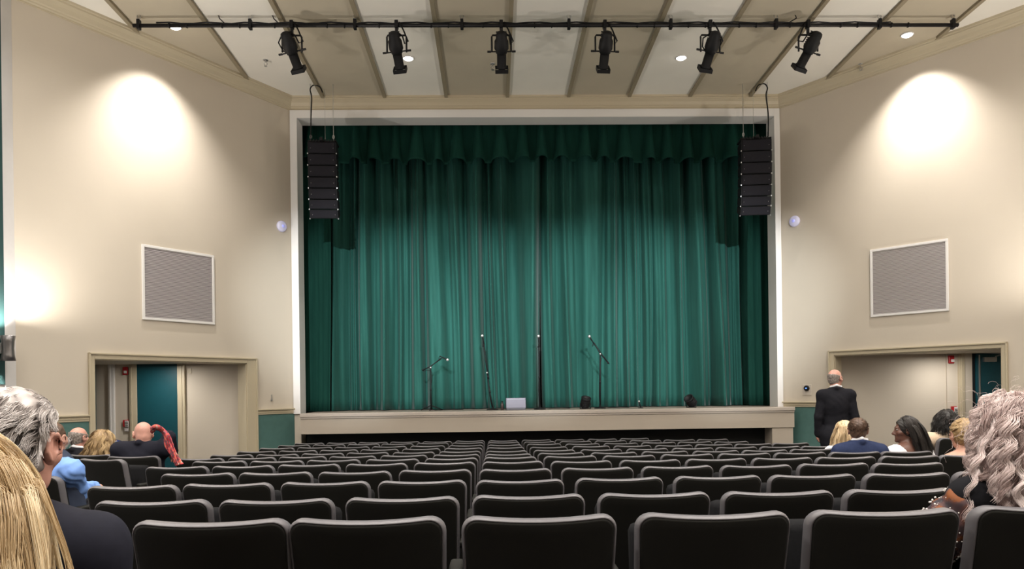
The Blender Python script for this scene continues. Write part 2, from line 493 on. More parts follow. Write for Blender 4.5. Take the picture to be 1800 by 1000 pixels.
    bm = bmesh.new(); B.box(bm, u0 + .045, u1 + .012, z0s - .0, z1s - .015, nb + .05, nb + .062, 0.003)
    obj('label_plate', bm, white_m, pl)
    bm = bmesh.new()
    for q in range(3): B.box(bm, u0 + .055, u1 + .005, z0s + .02 + q * .035, z0s + .035 + q * .035, nb + .062, nb + .07)
    obj('lettering', bm, black_m, pl)
    if s < 0:
        bm = bmesh.new(); B.box(bm, u0 + .02, u1, z0s - .1, z0s - .01, nb, nb + .04, .01); obj('cover', bm, grille_m, pl)
        bm = bmesh.new(); z = B.hit(334, 652); B.box(bm, z[0] - .035, z[0] + .035, z[1] - .05, z[1] + .05, 0, .015, .004)
        tag(obj('wall_plate', bm, trim_m), 'small tan blank plate high on the alcove wall beside the teal door', 'plate')
alcove('left')
alcove('right')
for x, y in ((-6.6, 14.6), (9.3, 14.6)):
    lamp('AREA', (x, y, E + 0.62), 26, WARM, shape='DISK', size=0.3)

# ---------------------------------------------------------------- proscenium wall, frame, stage
OXL, OXR = -4.148, 6.178
OZT = E + 5.92
STZ = E - 0.405
bm = bmesh.new()
box(bm, XL - .1, OXL, PY, PY + .4, -0.6, ZT); box(bm, OXR, XR + .1, PY, PY + .4, -0.6, ZT); box(bm, OXL, OXR, PY, PY + .4, OZT, ZT)
struct(obj('wall_front', bm, wall_m))
ft = empty('trim_3'); struct(ft)
for args in ((XL, OXL + .002, STZ - .02, OZT + .17), (OXR - .002, XR, STZ - .02, OZT + .17), (OXL, OXR, OZT - .002, OZT + .17)):
    bm = bmesh.new(); box(bm, args[0], args[1], PY - .05, PY + .42, args[2], args[3], 0.005)
    struct(obj('proscenium_casing', bm, white_m, ft))

SL, SR, SY = P(528, 722, 15.5).x, P(1396, 712, 15.5).x, 15.5
bm = bmesh.new(); box(bm, SL, SR, SY, PY + .1, STZ - .43, STZ - .05); box(bm, SL - .0, SR, PY + .1, 21, STZ - .43, STZ - .02)
st = struct(obj('stage_floor', bm, fascia_m))
bm = bmesh.new(); box(bm, SL - .01, SR + .01, SY - .03, SY + .14, STZ - .075, STZ, 0.008); box(bm, SL, SR, SY - .015, SY, STZ - .11, STZ - .075, .004)
struct(obj('nosing', bm, mat('stage_nosing', (0.50, 0.44, 0.385), .5), st))
bm = bmesh.new(); box(bm, SL, SR, SY + .14, 21, STZ - .05, STZ)
struct(obj('boards', bm, stage_m, st))
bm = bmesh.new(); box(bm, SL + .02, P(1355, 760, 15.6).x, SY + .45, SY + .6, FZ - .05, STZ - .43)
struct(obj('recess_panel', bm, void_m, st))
bm = bmesh.new(); box(bm, P(1355, 760, 15.6).x, SR - .02, SY + .02, SY + .6, FZ - .05, STZ - .43, .004)
struct(obj('end_block', bm, fascia_m, st))
# masking flats round the stage house so it reads dark
bm = bmesh.new(); box(bm, -9, 11, 21, 21.2, -0.6, 9.5); box(bm, -9, 11, 16.4, 21, 9.3, 9.5); box(bm, -6.6, -6.4, 16.4, 21, -.6, 9.4); box(bm, 8.4, 8.6, 16.4, 21, -.6, 9.4)
struct(obj('wall_stage_house', bm, black_m))

# ---------------------------------------------------------------- curtains
def curtain(name, x0, x1, z0, z1, Y, seed, material, label, amp=0.62, per=0.62, parent=None):
    r_ = np.random.default_rng(seed)
    nx = int((x1 - x0) / 0.014); nz = 26
    xs = np.linspace(x0, x1, nx); zs = np.linspace(z0, z1, nz)
    # fold phase: a random walk so folds differ in width
    wdt = []
    x = x0
    ph = np.zeros(nx); knots = [x0]; 
    while knots[-1] < x1 + 1: knots.append(knots[-1] + per * r_.choice([.4, .6, .8, 1.1], p=[.25, .3, .3, .15]) * r_.uniform(.85, 1.15))
    knots = np.array(knots)
    amps = (np.diff(knots, append=knots[-1] + .3) / per) ** .7 * r_.uniform(0.5, 1.0, len(knots)) * amp
    skw = np.exp(r_.uniform(-.75, .75, len(knots)))
    idx = np.clip(np.searchsorted(knots, xs, 'right') - 1, 0, len(knots) - 2)
    f = (xs - knots[idx]) / (knots[idx + 1] - knots[idx])
    V = np.zeros((nz, nx, 3))
    for j, z in enumerate(zs):
        t = (z - z0) / (z1 - z0)
        drift = 0.035 * np.sin(xs * 1.3 + t * 2.2 + seed) + 0.02 * np.sin(xs * 4.1 - t * 3.0)
        ff = np.clip(f, 1e-4, 1) ** skw[idx]; fold = 1 - (1e-3 + np.abs(2 * ff - 1) ** 2) ** .68; fold = np.convolve(np.pad(fold, 2, 'edge'), [.15, .2, .3, .2, .15], 'valid')
        second = 0.10 * amp * np.sin(2 * PI * f * 2 + idx * 1.7 + t * 2.5) * np.sin(PI * f)
        yy = Y - .02 - amps[idx] * fold * (0.85 + 0.3 * np.sin(idx * 2.1 + t * 3.3)) - second
        V[j, :, 0] = xs + drift * 1.2; V[j, :, 1] = yy + 0.05 * np.sin(xs * 0.9 + 1.0); V[j, :, 2] = z
        V[j, :, 1] += 0.0
    me = grid_mesh(name, V)
    o = link(name, me, material, parent, True)
    sol = o.modifiers.new('solid', 'SOLIDIFY'); sol.thickness = 0.006
    if label: tag(o, label, 'curtain')
    return o

def grid_mesh(name, V):
    nz, nx = V.shape[:2]
    i = np.arange(nz * nx).reshape(nz, nx)
    fs = np.stack([i[:-1, :-1], i[:-1, 1:], i[1:, 1:], i[1:, :-1]], -1).reshape(-1, 4)
    me = bpy.data.meshes.new(name)
    me.from_pydata(V.reshape(-1, 3).tolist(), [], fs.tolist())
    me.update()
    return me
CY = 17.62
cmid = P(951, 500, CY).x
curtain('stage_curtain', -4.1, cmid + .012, STZ + .012, E + 6.6, CY, 3, curtain_m, 'tall green velvet stage curtain half behind the boom stand with drooping microphone')
curtain('stage_curtain', cmid + .018, 6.2, STZ + .012, E + 6.6, CY + .02, 8, curtain_m, 'tall green velvet stage curtain half on the standing man\'s side of the stage')
curtain('side_leg_curtain', -4.5, -3.72, STZ + .012, E + 6.5, 16.98, 5, curtain2_m, 'narrow dark green leg curtain hanging at the scarf man\'s side of the stage', .07, .2)
curtain('side_leg_curtain', 5.95, 6.5, STZ + .012, E + 6.5, 16.98, 9, curtain2_m, 'narrow dark green leg curtain hanging at the standing man\'s side of the stage', .07, .2)

def valance():
    x0, x1 = -4.5, 6.55
    zb, zt = P(950, 285, 16.75).z, E + 6.5
    nx, nz = 900, 22
    per = 0.475
    xs = np.linspace(x0, x1, nx)
    r_ = np.random.default_rng(4)
    wob = np.interp(xs, np.linspace(x0, x1, 26), r_.uniform(-.09, .09, 26))
    c = ((xs + wob) / per) % 1.0
    V = np.zeros((nz, nx, 3))
    for j in range(nz):
        t = 1 - j / (nz - 1)            # 1 at the hem
        hw = 0.10 + 0.26 * t ** 1.4     # flared cone of the pleat widens to the hem
        q = np.clip(np.abs(c - 0.5) / hw, 0, 1.5)
        bump = np.where(q < 1, np.sqrt(np.maximum(0, 1 - q ** 2)), 0)
        V[j, :, 0] = xs
        V[j, :, 1] = 16.74 - (0.07 + 0.20 * t) * bump + 0.01 * np.sin(xs * 9)
        V[j, :, 2] = zb + (zt - zb) * (1 - t) + t ** 3 * (0.055 * bump - 0.02 + 0.03 * np.sin(xs * 1.1))
    o = link('valance', grid_mesh('valance', V), curtain2_m, None, True)
    o.modifiers.new('solid', 'SOLIDIFY').thickness = 0.006
    tag(o, 'dark green gathered valance with scalloped hem across the top of the stage', 'curtain')
valance()

# ---------------------------------------------------------------- recessed lamps and sprinklers
for k, (x, y) in enumerate(DOWN):
    z = ceil_z(y)
    t = empty('recessed_ceiling_lamp', (x, y, z))
    who = ('by the wall above the grey-haired man', 'above the boom stand with drooping microphone', 'above the tall stand tilted beside the stage monitors', 'by the wall above the curly-haired woman')[k]
    tag(t, 'round bright recessed ceiling lamp ' + who, 'lamp', 'recessed ceiling lamps')
    bm = bmesh.new(); lathe(bm, [(0.115, 0.0), (0.115, -0.012), (0.095, -0.02), (0.088, -0.012), (0.088, 0.0)], seg=24)
    obj('trim_ring', bm, white_m, t, True)
    bm = bmesh.new(); lathe(bm, [(0, -.045), (.06, -.038), (0.095, -.012), (0.098, -.002), (0, -.002)], seg=24)  # widened and domed so the shape takes in the lamp's bloom
    obj('lens', bm, emit_m, t)
for (px, py, who) in ((467, 110, 'near the hooked speaker cable'), (866, 112, 'behind the third spotlight'), (1513, 106, 'beyond the last spotlight')):
    h = HY + (900 - px) * 0.013 - py
    Y = 16
    for _ in range(20): Y = F * (ceil_z(Y) - E) / h
    p = P(px, py, Y)
    t = empty('sprinkler_head', (p.x, p.y, ceil_z(p.y)))
    tag(t, 'small metal sprinkler head in the ceiling ' + who, 'sprinkler', 'ceiling sprinklers')
    bm = bmesh.new(); lathe(bm, [(0, 0.01), (0.05, 0.01), (0.045, -0.012), (0, -0.014)], seg=14); obj('escutcheon', bm, steel_m, t, True)
    bm = bmesh.new()
    tube(bm, [(0, 0, -.01), (0, 0, -.05)], .012, 6)
    for s in (-1, 1): tube(bm, [(s * .012, 0, -.045), (s * .035, 0, -.075), (0.004 * s, 0, -.115)], .006, 6)
    lathe(bm, [(0, -.115), (.03, -.118), (.03, -.122), (0, -.122)], seg=10)
    obj('frame', bm, steel_m, t)

# ---------------------------------------------------------------- lighting pipe with six spotlights
PPY = 12.65
pz = lambda px: P(px, 46, PPY)
a, b = P(234, 44, PPY), P(1684, 45, PPY)
zp = (a.z + b.z) / 2
pipe = empty('lighting_pipe', ((a.x + b.x) / 2, PPY, zp)); tag(pipe, 'long black lighting pipe hung under the ceiling across the hall', 'pipe')
hx_ = (b.x - a.x) / 2
bm = bmesh.new(); tube(bm, [(-hx_, 0, 0), (hx_, 0, 0)], .032, 14); obj('tube', bm, pipe_m, pipe, True)
bm = bmesh.new(); tube(bm, [(-hx_ + .4, -.03, .035)] + [(-hx_ + .4 + (2 * hx_ - 1.6) * i / 60, -.028, .03 + .012 * math.sin(i * 1.9)) for i in range(1, 61)], .012, 6)
obj('power_cable', bm, black_m, pipe, True)
for i in range(46):
    if i % 3 == 0: continue
    x = -hx_ + .3 + i * (2 * hx_ - .6) / 46
    bm = bmesh.new(); tube(bm, [(x, 0, 0), (x + .018, 0, 0)], .042, 10); obj('cable_tie', bm, black_m, pipe)
for px in (244, 440, 624, 812, 1000, 1179, 1364, 1546, 1675):
    x = P(px, 44, PPY).x - pipe.location.x
    top = ceil_z(PPY) - zp
    bm = bmesh.new()
    box(bm, x - .026, x + .026, -.045, .045, -.065, .10, .008)
    obj('clamp', bm, black_m, pipe)
    bm = bmesh.new(); tube(bm, [(x + .03 * math.cos(t), 0, .15 + .035 * math.sin(t)) for t in np.linspace(0, 2 * PI, 13)[:-1]], .008, 6, closed=True)
    tube(bm, [(x, 0, .18), (x, 0, top)], .006, 6)
    obj('hanger_rod', bm, steel_m, pipe)
for px in (383, 478, 1397):
    x = P(px, 44, PPY).x - pipe.location.x
    bm = bmesh.new(); tube(bm, [(x + .12 * (1 if px < 1000 else -1), 0, .03), (x + .03, 0, .12), (x, .0, .22), (x, 0, ceil_z(PPY) - zp)], .01, 6); obj('feed_cable', bm, black_m, pipe, True)

def spotlight(px, lean, idx):
    p = P(px, 46, PPY)
    g = empty('stage_spotlight', (p.x, PPY, zp), 0)
    who = ['first of six from the grey-haired man\'s wall', 'second of six, next to a ceiling lamp', 'third of six, in front of a sprinkler', 'fourth of six on the pipe', 'fifth of six on the pipe, with looped cable', 'last of six by the far speaker wall'][idx]
    tag(g, 'black stage spotlight hanging from the pipe, ' + who, 'spotlight', 'six stage spotlights')
    el = math.radians(48)
    d = Vector((lean, math.cos(el), -math.sin(el))).normalized()
    c = Vector((0, 0.0, -.455))             # yoke pivot
    zax = d; xax = Vector((1, 0, 0)); xax = (xax - zax * xax.dot(zax)).normalized(); yax = zax.cross(xax)
    M = Matrix.Translation(c) @ Matrix((xax, yax, zax)).transposed().to_4x4() @ Matrix.Scale(.9, 4)
    bm = bmesh.new()                        # reflector housing (rear) and barrel
    lathe(bm, [(0, -.37), (.05, -.368), (.085, -.35), (.10, -.31), (.105, -.24), (.13, -.2), (.135, -.06), (.11, -.02), (.105, .02)], M, 20)
    obj('housing', bm, black_m, g, True)
    bm = bmesh.new(); lathe(bm, [(.088, .0), (.088, .26), (.10, .265), (.10, .30), (.088, .305), (.08, .3)], M, 20)
    obj('barrel', bm, black_m, g, True)
    bm = bmesh.new(); lathe(bm, [(0, .285), (.079, .285), (.079, .29), (0, .295)], M, 16); obj('lens', bm, glass_dark_m, g, True)
    bm = bmesh.new()
    for s in (-1, 1): box(bm, s * .12 - .006, s * .12 + .006, -.12, .12, .29, .36, M=M)
    for s in (-1, 1): box(bm, -.12, .12, s * .12 - .006, s * .12 + .006, .29, .36, M=M)
    obj('colour_frame', bm, black_m, g)
    bm = bmesh.new()
    for q in range(7):
        box(bm, -.10, .10, -.125, -.11, -.33 + q * .04, -.31 + q * .04, M=M)
    obj('cooling_fin', bm, pipe_m, g)
    for s in (-1, 1):                       # shutter handles
        bm = bmesh.new(); tube(bm, [M @ Vector((s * .09, -.02, -.0)), M @ Vector((s * .24, -.02, 0))], .012, 8); tube(bm, [M @ Vector((s * .2, -.02, 0)), M @ Vector((s * .27, -.02, 0))], .018, 8); obj('shutter_handle', bm, pipe_m, g)
    for s in (-1, 1):                       # glinting lamp cap screws
        bm = bmesh.new(); sph(bm, M @ Vector((s * .035, -.075, -.335)), .016, 8)
        obj('cap_screw', bm, steel_m, g, True)
    bm = bmesh.new()                        # yoke
    tube(bm, [(0, 0, .05), (0, 0, -.16)], .028, 8)
    tube(bm, [c + Vector((-.165, 0, 0)), (-.165, 0, -.2), (-.15, 0, -.17), (.15, 0, -.17), (.165, 0, -.2), c + Vector((.165, 0, 0))], .016, 8)
    obj('yoke', bm, pipe_m, g, True)
    bm = bmesh.new(); box(bm, -.03, .03, -.055, .055, -.05, .075, .008); obj('hook_clamp', bm, black_m, g)
    bm = bmesh.new()
    sd = 1 if idx in (0, 1, 2, 3, 4) else -1
    tube(bm, [(sd * .05, -.03, .04), (sd * .12, -.05, -.1), (sd * .2, -.06, -.3), M @ Vector((sd * .17, -.05, -.12)), M @ Vector((sd * .15, -.06, -.26)), M @ Vector((sd * .07, -.08, -.32))], .013, 6)
    if idx in (0, 4):
        tube(bm, [M @ Vector((-.1, -.05, -.30)), M @ Vector((-.2, -.05, -.2)), M @ Vector((-.17, -.03, -.06)), M @ Vector((-.1, 0, 0))], .012, 6)
    obj('cable', bm, black_m, g, True)
    lens = M @ Vector((0, 0, .42)) + Vector((p.x, PPY, zp))
    return lens
SPOT = []
for i, (px, lean) in enumerate(((513, .20), (697, .10), (881, .01), (1063, -.03), (1248, -.14), (1420, -.30))):
    SPOT.append(spotlight(px, lean, i))


# ---------------------------------------------------------------- hanging line arrays
spk_m = mat('speaker_cabinet', (0.009, 0.009, 0.011), 0.6, spec=.15, bump=0.1, bscale=300)
spg_m = mat('speaker_grille', (0.012, 0.0115, 0.016), 0.65, spec=.15, noise=0.1, nscale=200, bump=0.4, bscale=500)
def array(pxl, pxr, pyt, pyb, yaw, side):
    Y = 15.2
    a, b, c = P(pxl, pyt, Y), P(pxr, pyt, Y), P((pxl + pxr) / 2, pyb, Y)
    w_ = (b.x - a.x) / math.cos(yaw) * .98; x = (a.x + b.x) / 2
    H = (a.z + b.z) / 2 - c.z
    g = empty('line_array_speaker', (x, Y, (a.z + b.z) / 2), yaw)
    tag(g, 'black hanging line array loudspeaker of seven cabinets on the %s side' % side, 'speaker', 'hanging line arrays')
    n = 7; hs = np.array([1.08, 1.05, 1.05, 1.0, 1.0, .9, .85]); hs = hs / hs.sum() * (H - .06)
    z, y, tilt = -.06, 0.0, 0.0
    for k in range(n):
        h = hs[k]
        M = Matrix.Translation((0, y, z)) @ Matrix.Rotation(tilt, 4, 'X')
        bm = bmesh.new()
        # trapezoid box, grille to the hall
        f_, r_ = w_ / 2, w_ / 2 * .93
        p = [(-f_, 0, -h + .008), (f_, 0, -h + .008), (r_, .42, -h * .85), (-r_, .42, -h * .85), (-f_, 0, -.006), (f_, 0, -.006), (r_, .42, -h * .12), (-r_, .42, -h * .12)]
        frame_pts(bm, [M @ Vector(q) for q in p], .006)
        cab = obj('cabinet', bm, spk_m, g)
        bm = bmesh.new(); box(bm, -f_ + .03, f_ - .03, -.012, .002, -h + .02, -.02, .004, M=M); obj('grille', bm, spg_m, cab)
        bm = bmesh.new()
        for s in (-1, 1):
            sph(bm, M @ Vector((s * (f_ - .06), -.014, -h * .55)), .007, 6)
            box(bm, s * f_ - .009, s * f_ + .009, .0, .03, -h - .008, -h + .018, M=M)
        obj('rigging_pin', bm, steel_m, cab)
        z -= h * math.cos(tilt); y += h * math.sin(tilt) * 1.0
        tilt += .02 + .012 * k
    bm = bmesh.new()
    box(bm, -w_ / 2, w_ / 2, .02, .06, -.055, -.025); box(bm, -w_ / 2, w_ / 2, .34, .38, -.055, -.025); box(bm, -w_ / 2, -w_ / 2 + .03, .02, .38, -.055, -.02); box(bm, w_ / 2 - .03, w_ / 2, .02, .38, -.055, -.02); box(bm, -.03, .03, -.1, .45, -.06, -.0)
    for q in range(9): box(bm, -w_ / 2 + .05 + q * .06, -w_ / 2 + .075 + q * .06, .0, .02, -.055, -.005)
    obj('rigging_frame', bm, black_m, g)
    sgn = -1 if side.startswith('scarf') else 1
    top = ceil_z(Y) - g.location.z
    for k, (dx, r) in enumerate(((-w_ / 2 + .06, .006), (w_ / 2 - .06, .006), (0.02, .004))):
        bm = bmesh.new(); tube(bm, [(dx, .06 if k < 2 else .3, -.02), (dx, .06 if k < 2 else .3, top)], r, 6)
        if k < 2: tube(bm, [(dx + .018 * math.cos(t), .06, .06 + .04 * math.sin(t)) for t in np.linspace(0, 2 * PI, 9)[:-1]], .007, 6, closed=True)
        obj('suspension_wire', bm, steel_m, g)
    bm = bmesh.new()
    dx = sgn * (w_ / 2 - .06)
    hook = [(dx, .05, 0), (dx + .01, .05, top * .4), (dx - sgn * .03, .05, top * .75), (dx, .05, top - .12), (dx - sgn * .07, .03, top - .04), (dx - sgn * .2, 0, top - .08), (dx - sgn * .26, -.02, top - .2)]
    tube(bm, smooth_path(hook, 5), .013, 6)
    obj('signal_cable', bm, black_m, g, True)

def smooth_path(pts, n=4):
    pts = [Vector(p) for p in pts]; out = []
    for i in range(len(pts) - 1):
        p0, p1, p2, p3 = pts[max(i - 1, 0)], pts[i], pts[i + 1], pts[min(i + 2, len(pts) - 1)]
        for k in range(n):
            t = k / n
            out.append(0.5 * ((2 * p1) + (p2 - p0) * t + (2 * p0 - 5 * p1 + 4 * p2 - p3) * t * t + (3 * p1 - p0 - 3 * p2 + p3) * t ** 3))
    out.append(pts[-1])
    return out
array(540, 591, 244, 383, 0.05, "scarf man's")
array(1303, 1356, 239, 377, -0.10, "standing man's")

# ---------------------------------------------------------------- wall grilles, sensors, thermostat
def grille(W, pa, pb, label):
    """pa, pb: two opposite corners in the picture: (px, py top, py bottom)"""
    u0, zt0 = W.hit(pa[0], pa[1]); zb0 = W.hit(pa[0], pa[2])[1]
    u1, zt1 = W.hit(pb[0], pb[1]); zb1 = W.hit(pb[0], pb[2])[1]
    zt, zb = (zt0 + zt1) / 2, (zb0 + zb1) / 2
    u0, u1 = sorted((u0, u1))
    g = empty('wall_vent'); tag(g, label, 'vent')
    f = 0.045
    for (a, b, c, d) in ((u0, u1, zt - f, zt), (u0, u1, zb, zb + f), (u0, u0 + f, zb + f, zt - f), (u1 - f, u1, zb + f, zt - f)):
        bm = bmesh.new(); W.box(bm, a, b, c, d, 0.0, 0.03, 0.004); obj('frame', bm, white_m, g)
    bm = bmesh.new(); W.box(bm, u0 + f, u1 - f, zb + f, zt - f, 0.0, 0.004); obj('backing', bm, grilleb_m, g)
    bm = bmesh.new(); n = 46
    for k in range(n):
        z = zb + f + (k + .5) * (zt - zb - 2 * f) / n
        p = [W.pt(u0 + f, z - .006, .024), W.pt(u1 - f, z - .006, .024), W.pt(u1 - f, z + .010, .006), W.pt(u0 + f, z + .010, .006)]
        q = [v + Vector((0, 0, .003)) for v in p]
        frame_pts(bm, p + q)
    tag(obj('slat', bm, grille_m, g), kind='stuff')
grille(WL, (248, 429, 561), (375, 449, 571), 'square grey louvred wall vent with white frame above the scarf man\'s doorway')
grille(WR, (1530, 440, 558), (1667, 419, 546), 'square grey louvred wall vent with white frame above the standing man')
for W, px, py, who in ((WL, 494, 398, 'beside the stage on the grey-haired man\'s wall'), (WR, 1397.5, 389, 'beside the stage on the standing man\'s wall')):
    u, z = W.hit(px, py)
    g = empty('wall_sensor'); tag(g, 'small round white device glowing pale violet ' + who, 'sensor')
    M = Matrix.Translation(W.pt(u, z, 0)) @ Matrix((W.u, Vector((0, 0, 1)), W.n)).transposed().to_4x4()
    bm = bmesh.new(); lathe(bm, [(0, 0), (.115, 0), (.118, .03), (.105, .055), (.07, .07), (0, .075)], M, 24); obj('dome', bm, mat('sensor_white', (.75, .74, .85), .4, emit=(.35, .35, 1), estr=.12), g, True)
    bm = bmesh.new(); lathe(bm, [(0, .0), (.04, .0), (.035, .078), (0, .08)], M, 16); obj('lit_centre', bm, mat('sensor_blue', (.5, .5, .9), .4, emit=(.3, .35, 1), estr=.45), g, True)
u, z = WR.hit(1419, 684)
g = empty('thermostat'); tag(g, 'small black thermostat on a clear plate beside the standing man', 'thermostat')
bm = bmesh.new(); WR.box(bm, u - .10, u + .10, z - .13, z + .10, 0, .012, .006); obj('back_plate', bm, mat('plate', (.56, .50, .43), .3), g)
bm = bmesh.new(); M = Matrix.Translation(WR.pt(u, z + .02, 0.012)) @ Matrix((WR.u, Vector((0, 0, 1)), WR.n)).transposed().to_4x4()
lathe(bm, [(0, 0), (.058, 0), (.06, .03), (.045, .04), (0, .04)], M, 20); obj('dial', bm, black_m, g, True)
bm = bmesh.new(); box(bm, -.02, .02, -.012, .012, .040, .043, M=M); obj('display', bm, mat('blue_display', (.05, .1, .4), .3, emit=(.2, .45, 1), estr=.8), g)
bm = bmesh.new(); p = WL.hit(477, 697); WL.box(bm, p[0] - .008, p[0] + .008, p[1] - .05, p[1] + .04, 0, .02, .003); WL.box(bm, p[0] - .02, p[0] + .02, p[1] - .09, p[1] - .05, 0, .02, .003)
tag(obj('wall_hook', bm, steel_m), 'tiny metal cable hook on the wall above the chair rail by the stage', 'hook')

# side wall pilaster strips and the sconce
for k, (ya, yb) in enumerate(((11.30, 11.42), (11.16, 11.235), (10.6, 10.95))):
    bm = bmesh.new(); box(bm, -7.43, -7.415, ya, yb, RAIL + .5, 7.9)
    struct(obj('trim_%d' % (4 + k), bm, mat('teal_fabric_strip', (.01, .05, .05), .9)))
sp = P(10, 612, 11.28)
SCX, SCY, SCZ = -7.36, 11.30, sp.z
sc = empty('wall_sconce', (SCX, SCY, SCZ)); tag(sc, 'grey waisted up-and-down wall sconce glowing above the grey-haired man', 'sconce')
bm = bmesh.new(); lathe(bm, [(.085, -.19), (.10, -.188), (.085, -.1), (.078, 0), (.085, .1), (.10, .188), (.085, .19), (.07, 0)], Matrix.Translation((.07, 0, 0)), 20); obj('shade', bm, mat('brushed_nickel', (.22, .21, .21), .35, .8), sc, True)
bm = bmesh.new(); box(bm, -.07, .0, -.05, .05, -.08, .08, .006); obj('back_plate', bm, steel_m, sc)
for s in (1, -1):
    bm = bmesh.new(); lathe(bm, [(0, 0), (.06, 0), (.06, .01), (0, .01)], Matrix.Translation((.07, 0, s * .17 - .005)), 14); obj('bulb', bm, emit_m, sc)
lamp('SPOT', (9.3, SCY, SCZ + .2), 400, WARM, to=(8.6, SCY, SCZ + 1.2), spot_size=math.radians(160), spot_blend=1, shadow_soft_size=.04)
lamp('SPOT', (SCX + .07, SCY, SCZ + .2), 400, WARM, to=(SCX + .75, SCY, SCZ + 1.2), spot_size=math.radians(160), spot_blend=1, shadow_soft_size=.04)
lamp('SPOT', (SCX + .07, SCY, SCZ - .2), 90, WARM, to=(SCX + .04, SCY, SCZ - 1.2), spot_size=math.radians(60), spot_blend=.4, shadow_soft_size=.04)

# ---------------------------------------------------------------- things on the stage
mic_m = mat('mic_mesh', (.7, .7, .7), .35, .8)
def mic_head(bm_, p, d):
    d = d.normalized(); M = Matrix.Translation(p) @ d.to_track_quat('Z', 'Y').to_matrix().to_4x4()
    return M
def mic_stand(label, px, Y, points, mic_a, mic_b, round_base=True):
    """points: pole and boom in the picture: [(px, py), ...]; mic_a -> mic_b: microphone from tail to head"""
    base = P(px, 718, Y); base.z = STZ
    g = empty('microphone_stand', base); tag(g, label, 'stand', 'microphone stands on the stage')
    L = lambda q: P(q[0], q[1], Y) - base
    bm = bmesh.new()
    if round_base: lathe(bm, [(0, 0), (.13, 0), (.135, .012), (.12, .022), (.03, .03), (.02, .07), (0, .07)], seg=24); obj('base', bm, black_m, g, True)
    else:
        bm.free()
        for k in range(3):
            a = k * 2 * PI / 3 + .5
            bm = bmesh.new(); tube(bm, [(0, 0, .12), (.28 * math.cos(a), .28 * math.sin(a), .012)], .011, 7); obj('leg', bm, black_m, g, True)
    pole = points[0]
    bm = bmesh.new(); q = [Vector((0, 0, .02))] + [L(v) for v in pole]
    tube(bm, q, [.017] * (len(q) - 1) + [.012], 8)
    tube(bm, [q[0].lerp(q[-1], .45), q[0].lerp(q[-1], .5)], .02, 8)
    obj('pole', bm, black_m, g, True)
    if len(points) > 1:
        bm = bmesh.new(); b = [L(v) for v in points[1]]; tube(bm, b, .012, 8); tube(bm, [b[0], b[0].lerp(b[-1], .08)], .02, 8); obj('boom', bm, black_m, g, True)
        bm = bmesh.new(); sph(bm, q[-1], .026, 8); obj('clutch', bm, steel_m, g, True)
    a, b = L(mic_a), L(mic_b)
    d = (b - a).normalized()
    mc = empty('microphone'); mc.parent = g
    bm = bmesh.new(); tube(bm, [a, a + d * .14, a + d * .17], [.012, .015, .022], 10); obj('handle', bm, black_m, mc, True)
    bm = bmesh.new(); sph(bm, a + d * .19, .034, 12); obj('head', bm, mic_m, mc, True)
    bm = bmesh.new()
    ct = [a, a + Vector((-.03, .02, -.06))] + ([L(v) + Vector((.02, .02, .02 * math.sin(i * 2))) for i, v in enumerate(points[1][::-1])] if len(points) > 1 else []) + [q[-1] + Vector((.025, 0, -.1)), q[0].lerp(q[-1], .3) + Vector((-.02, .02, 0)), Vector((.03, .03, .03)), Vector((.3, .35, .01)), Vector((.7, .3, .01))]
    tube(bm, smooth_path(ct, 4), .006, 5); obj('cable', bm, black_m, g, True)
mic_stand('boom microphone stand on three legs with its microphone drooping, opposite the lit curtain edge', 758, 16.5, [[(757, 646)], [(742, 651), (757, 644), (775, 630)]], (773, 626), (786, 632), False)
mic_stand('slanted black microphone stand with silver microphone, beside the laptop', 866, 16.3, [[(861, 690), (856, 655)], [(858, 665), (849, 600)]], (851, 605), (848, 592))
mic_stand('upright straight black microphone stand with silver microphone at centre stage', 949, 16.3, [[(948, 660), (947, 604)]], (947.5, 606), (946.5, 590))
mic_stand('black boom microphone stand crossing its upright pole, beside a round stage monitor', 1055, 16.4, [[(1055, 650), (1055, 622)], [(1070, 639), (1055, 621), (1043, 602)]], (1044, 604), (1037, 593))

lp = P(907, 717, 16.1); lp.z = STZ
g = empty('laptop', lp, math.radians(3)); tag(g, 'silver laptop seen from behind at the front edge of the stage', 'laptop')
bm = bmesh.new(); box(bm, -.21, .21, -.02, .28, 0, .05, .01); obj('base', bm, mat('laptop_base', (.10, .10, .12), .4), g)
bm = bmesh.new(); Mx = Matrix.Rotation(math.radians(-8), 4, 'X'); box(bm, -.215, .215, -.03, -.01, .04, .265, .008, M=Mx); obj('lid', bm, mat('laptop_lid', (.16, .15, .21), .4), g)
bm = bmesh.new(); box(bm, -.19, .19, -.034, -.029, .225, .245, .002, M=Mx); obj('hinge_strip', bm, mat('lid_strip', (.3, .3, .38), .4), g)
bt = P(883, 718, 16.2); bt.z = STZ
g = empty('water_bottle', bt); tag(g, 'tiny dark water bottle beside the laptop on the stage', 'bottle')
bm = bmesh.new(); lathe(bm, [(0, 0), (.032, 0), (.033, .12), (.02, .15), (.014, .155), (.014, .175), (0, .175)], seg=14); obj('body', bm, mat('dark_bottle', (.06, .04, .04), .2), g, True)
bm = bmesh.new(); lathe(bm, [(0, .172), (.017, .172), (.017, .195), (0, .195)], seg=12); obj('cap', bm, black_m, g)

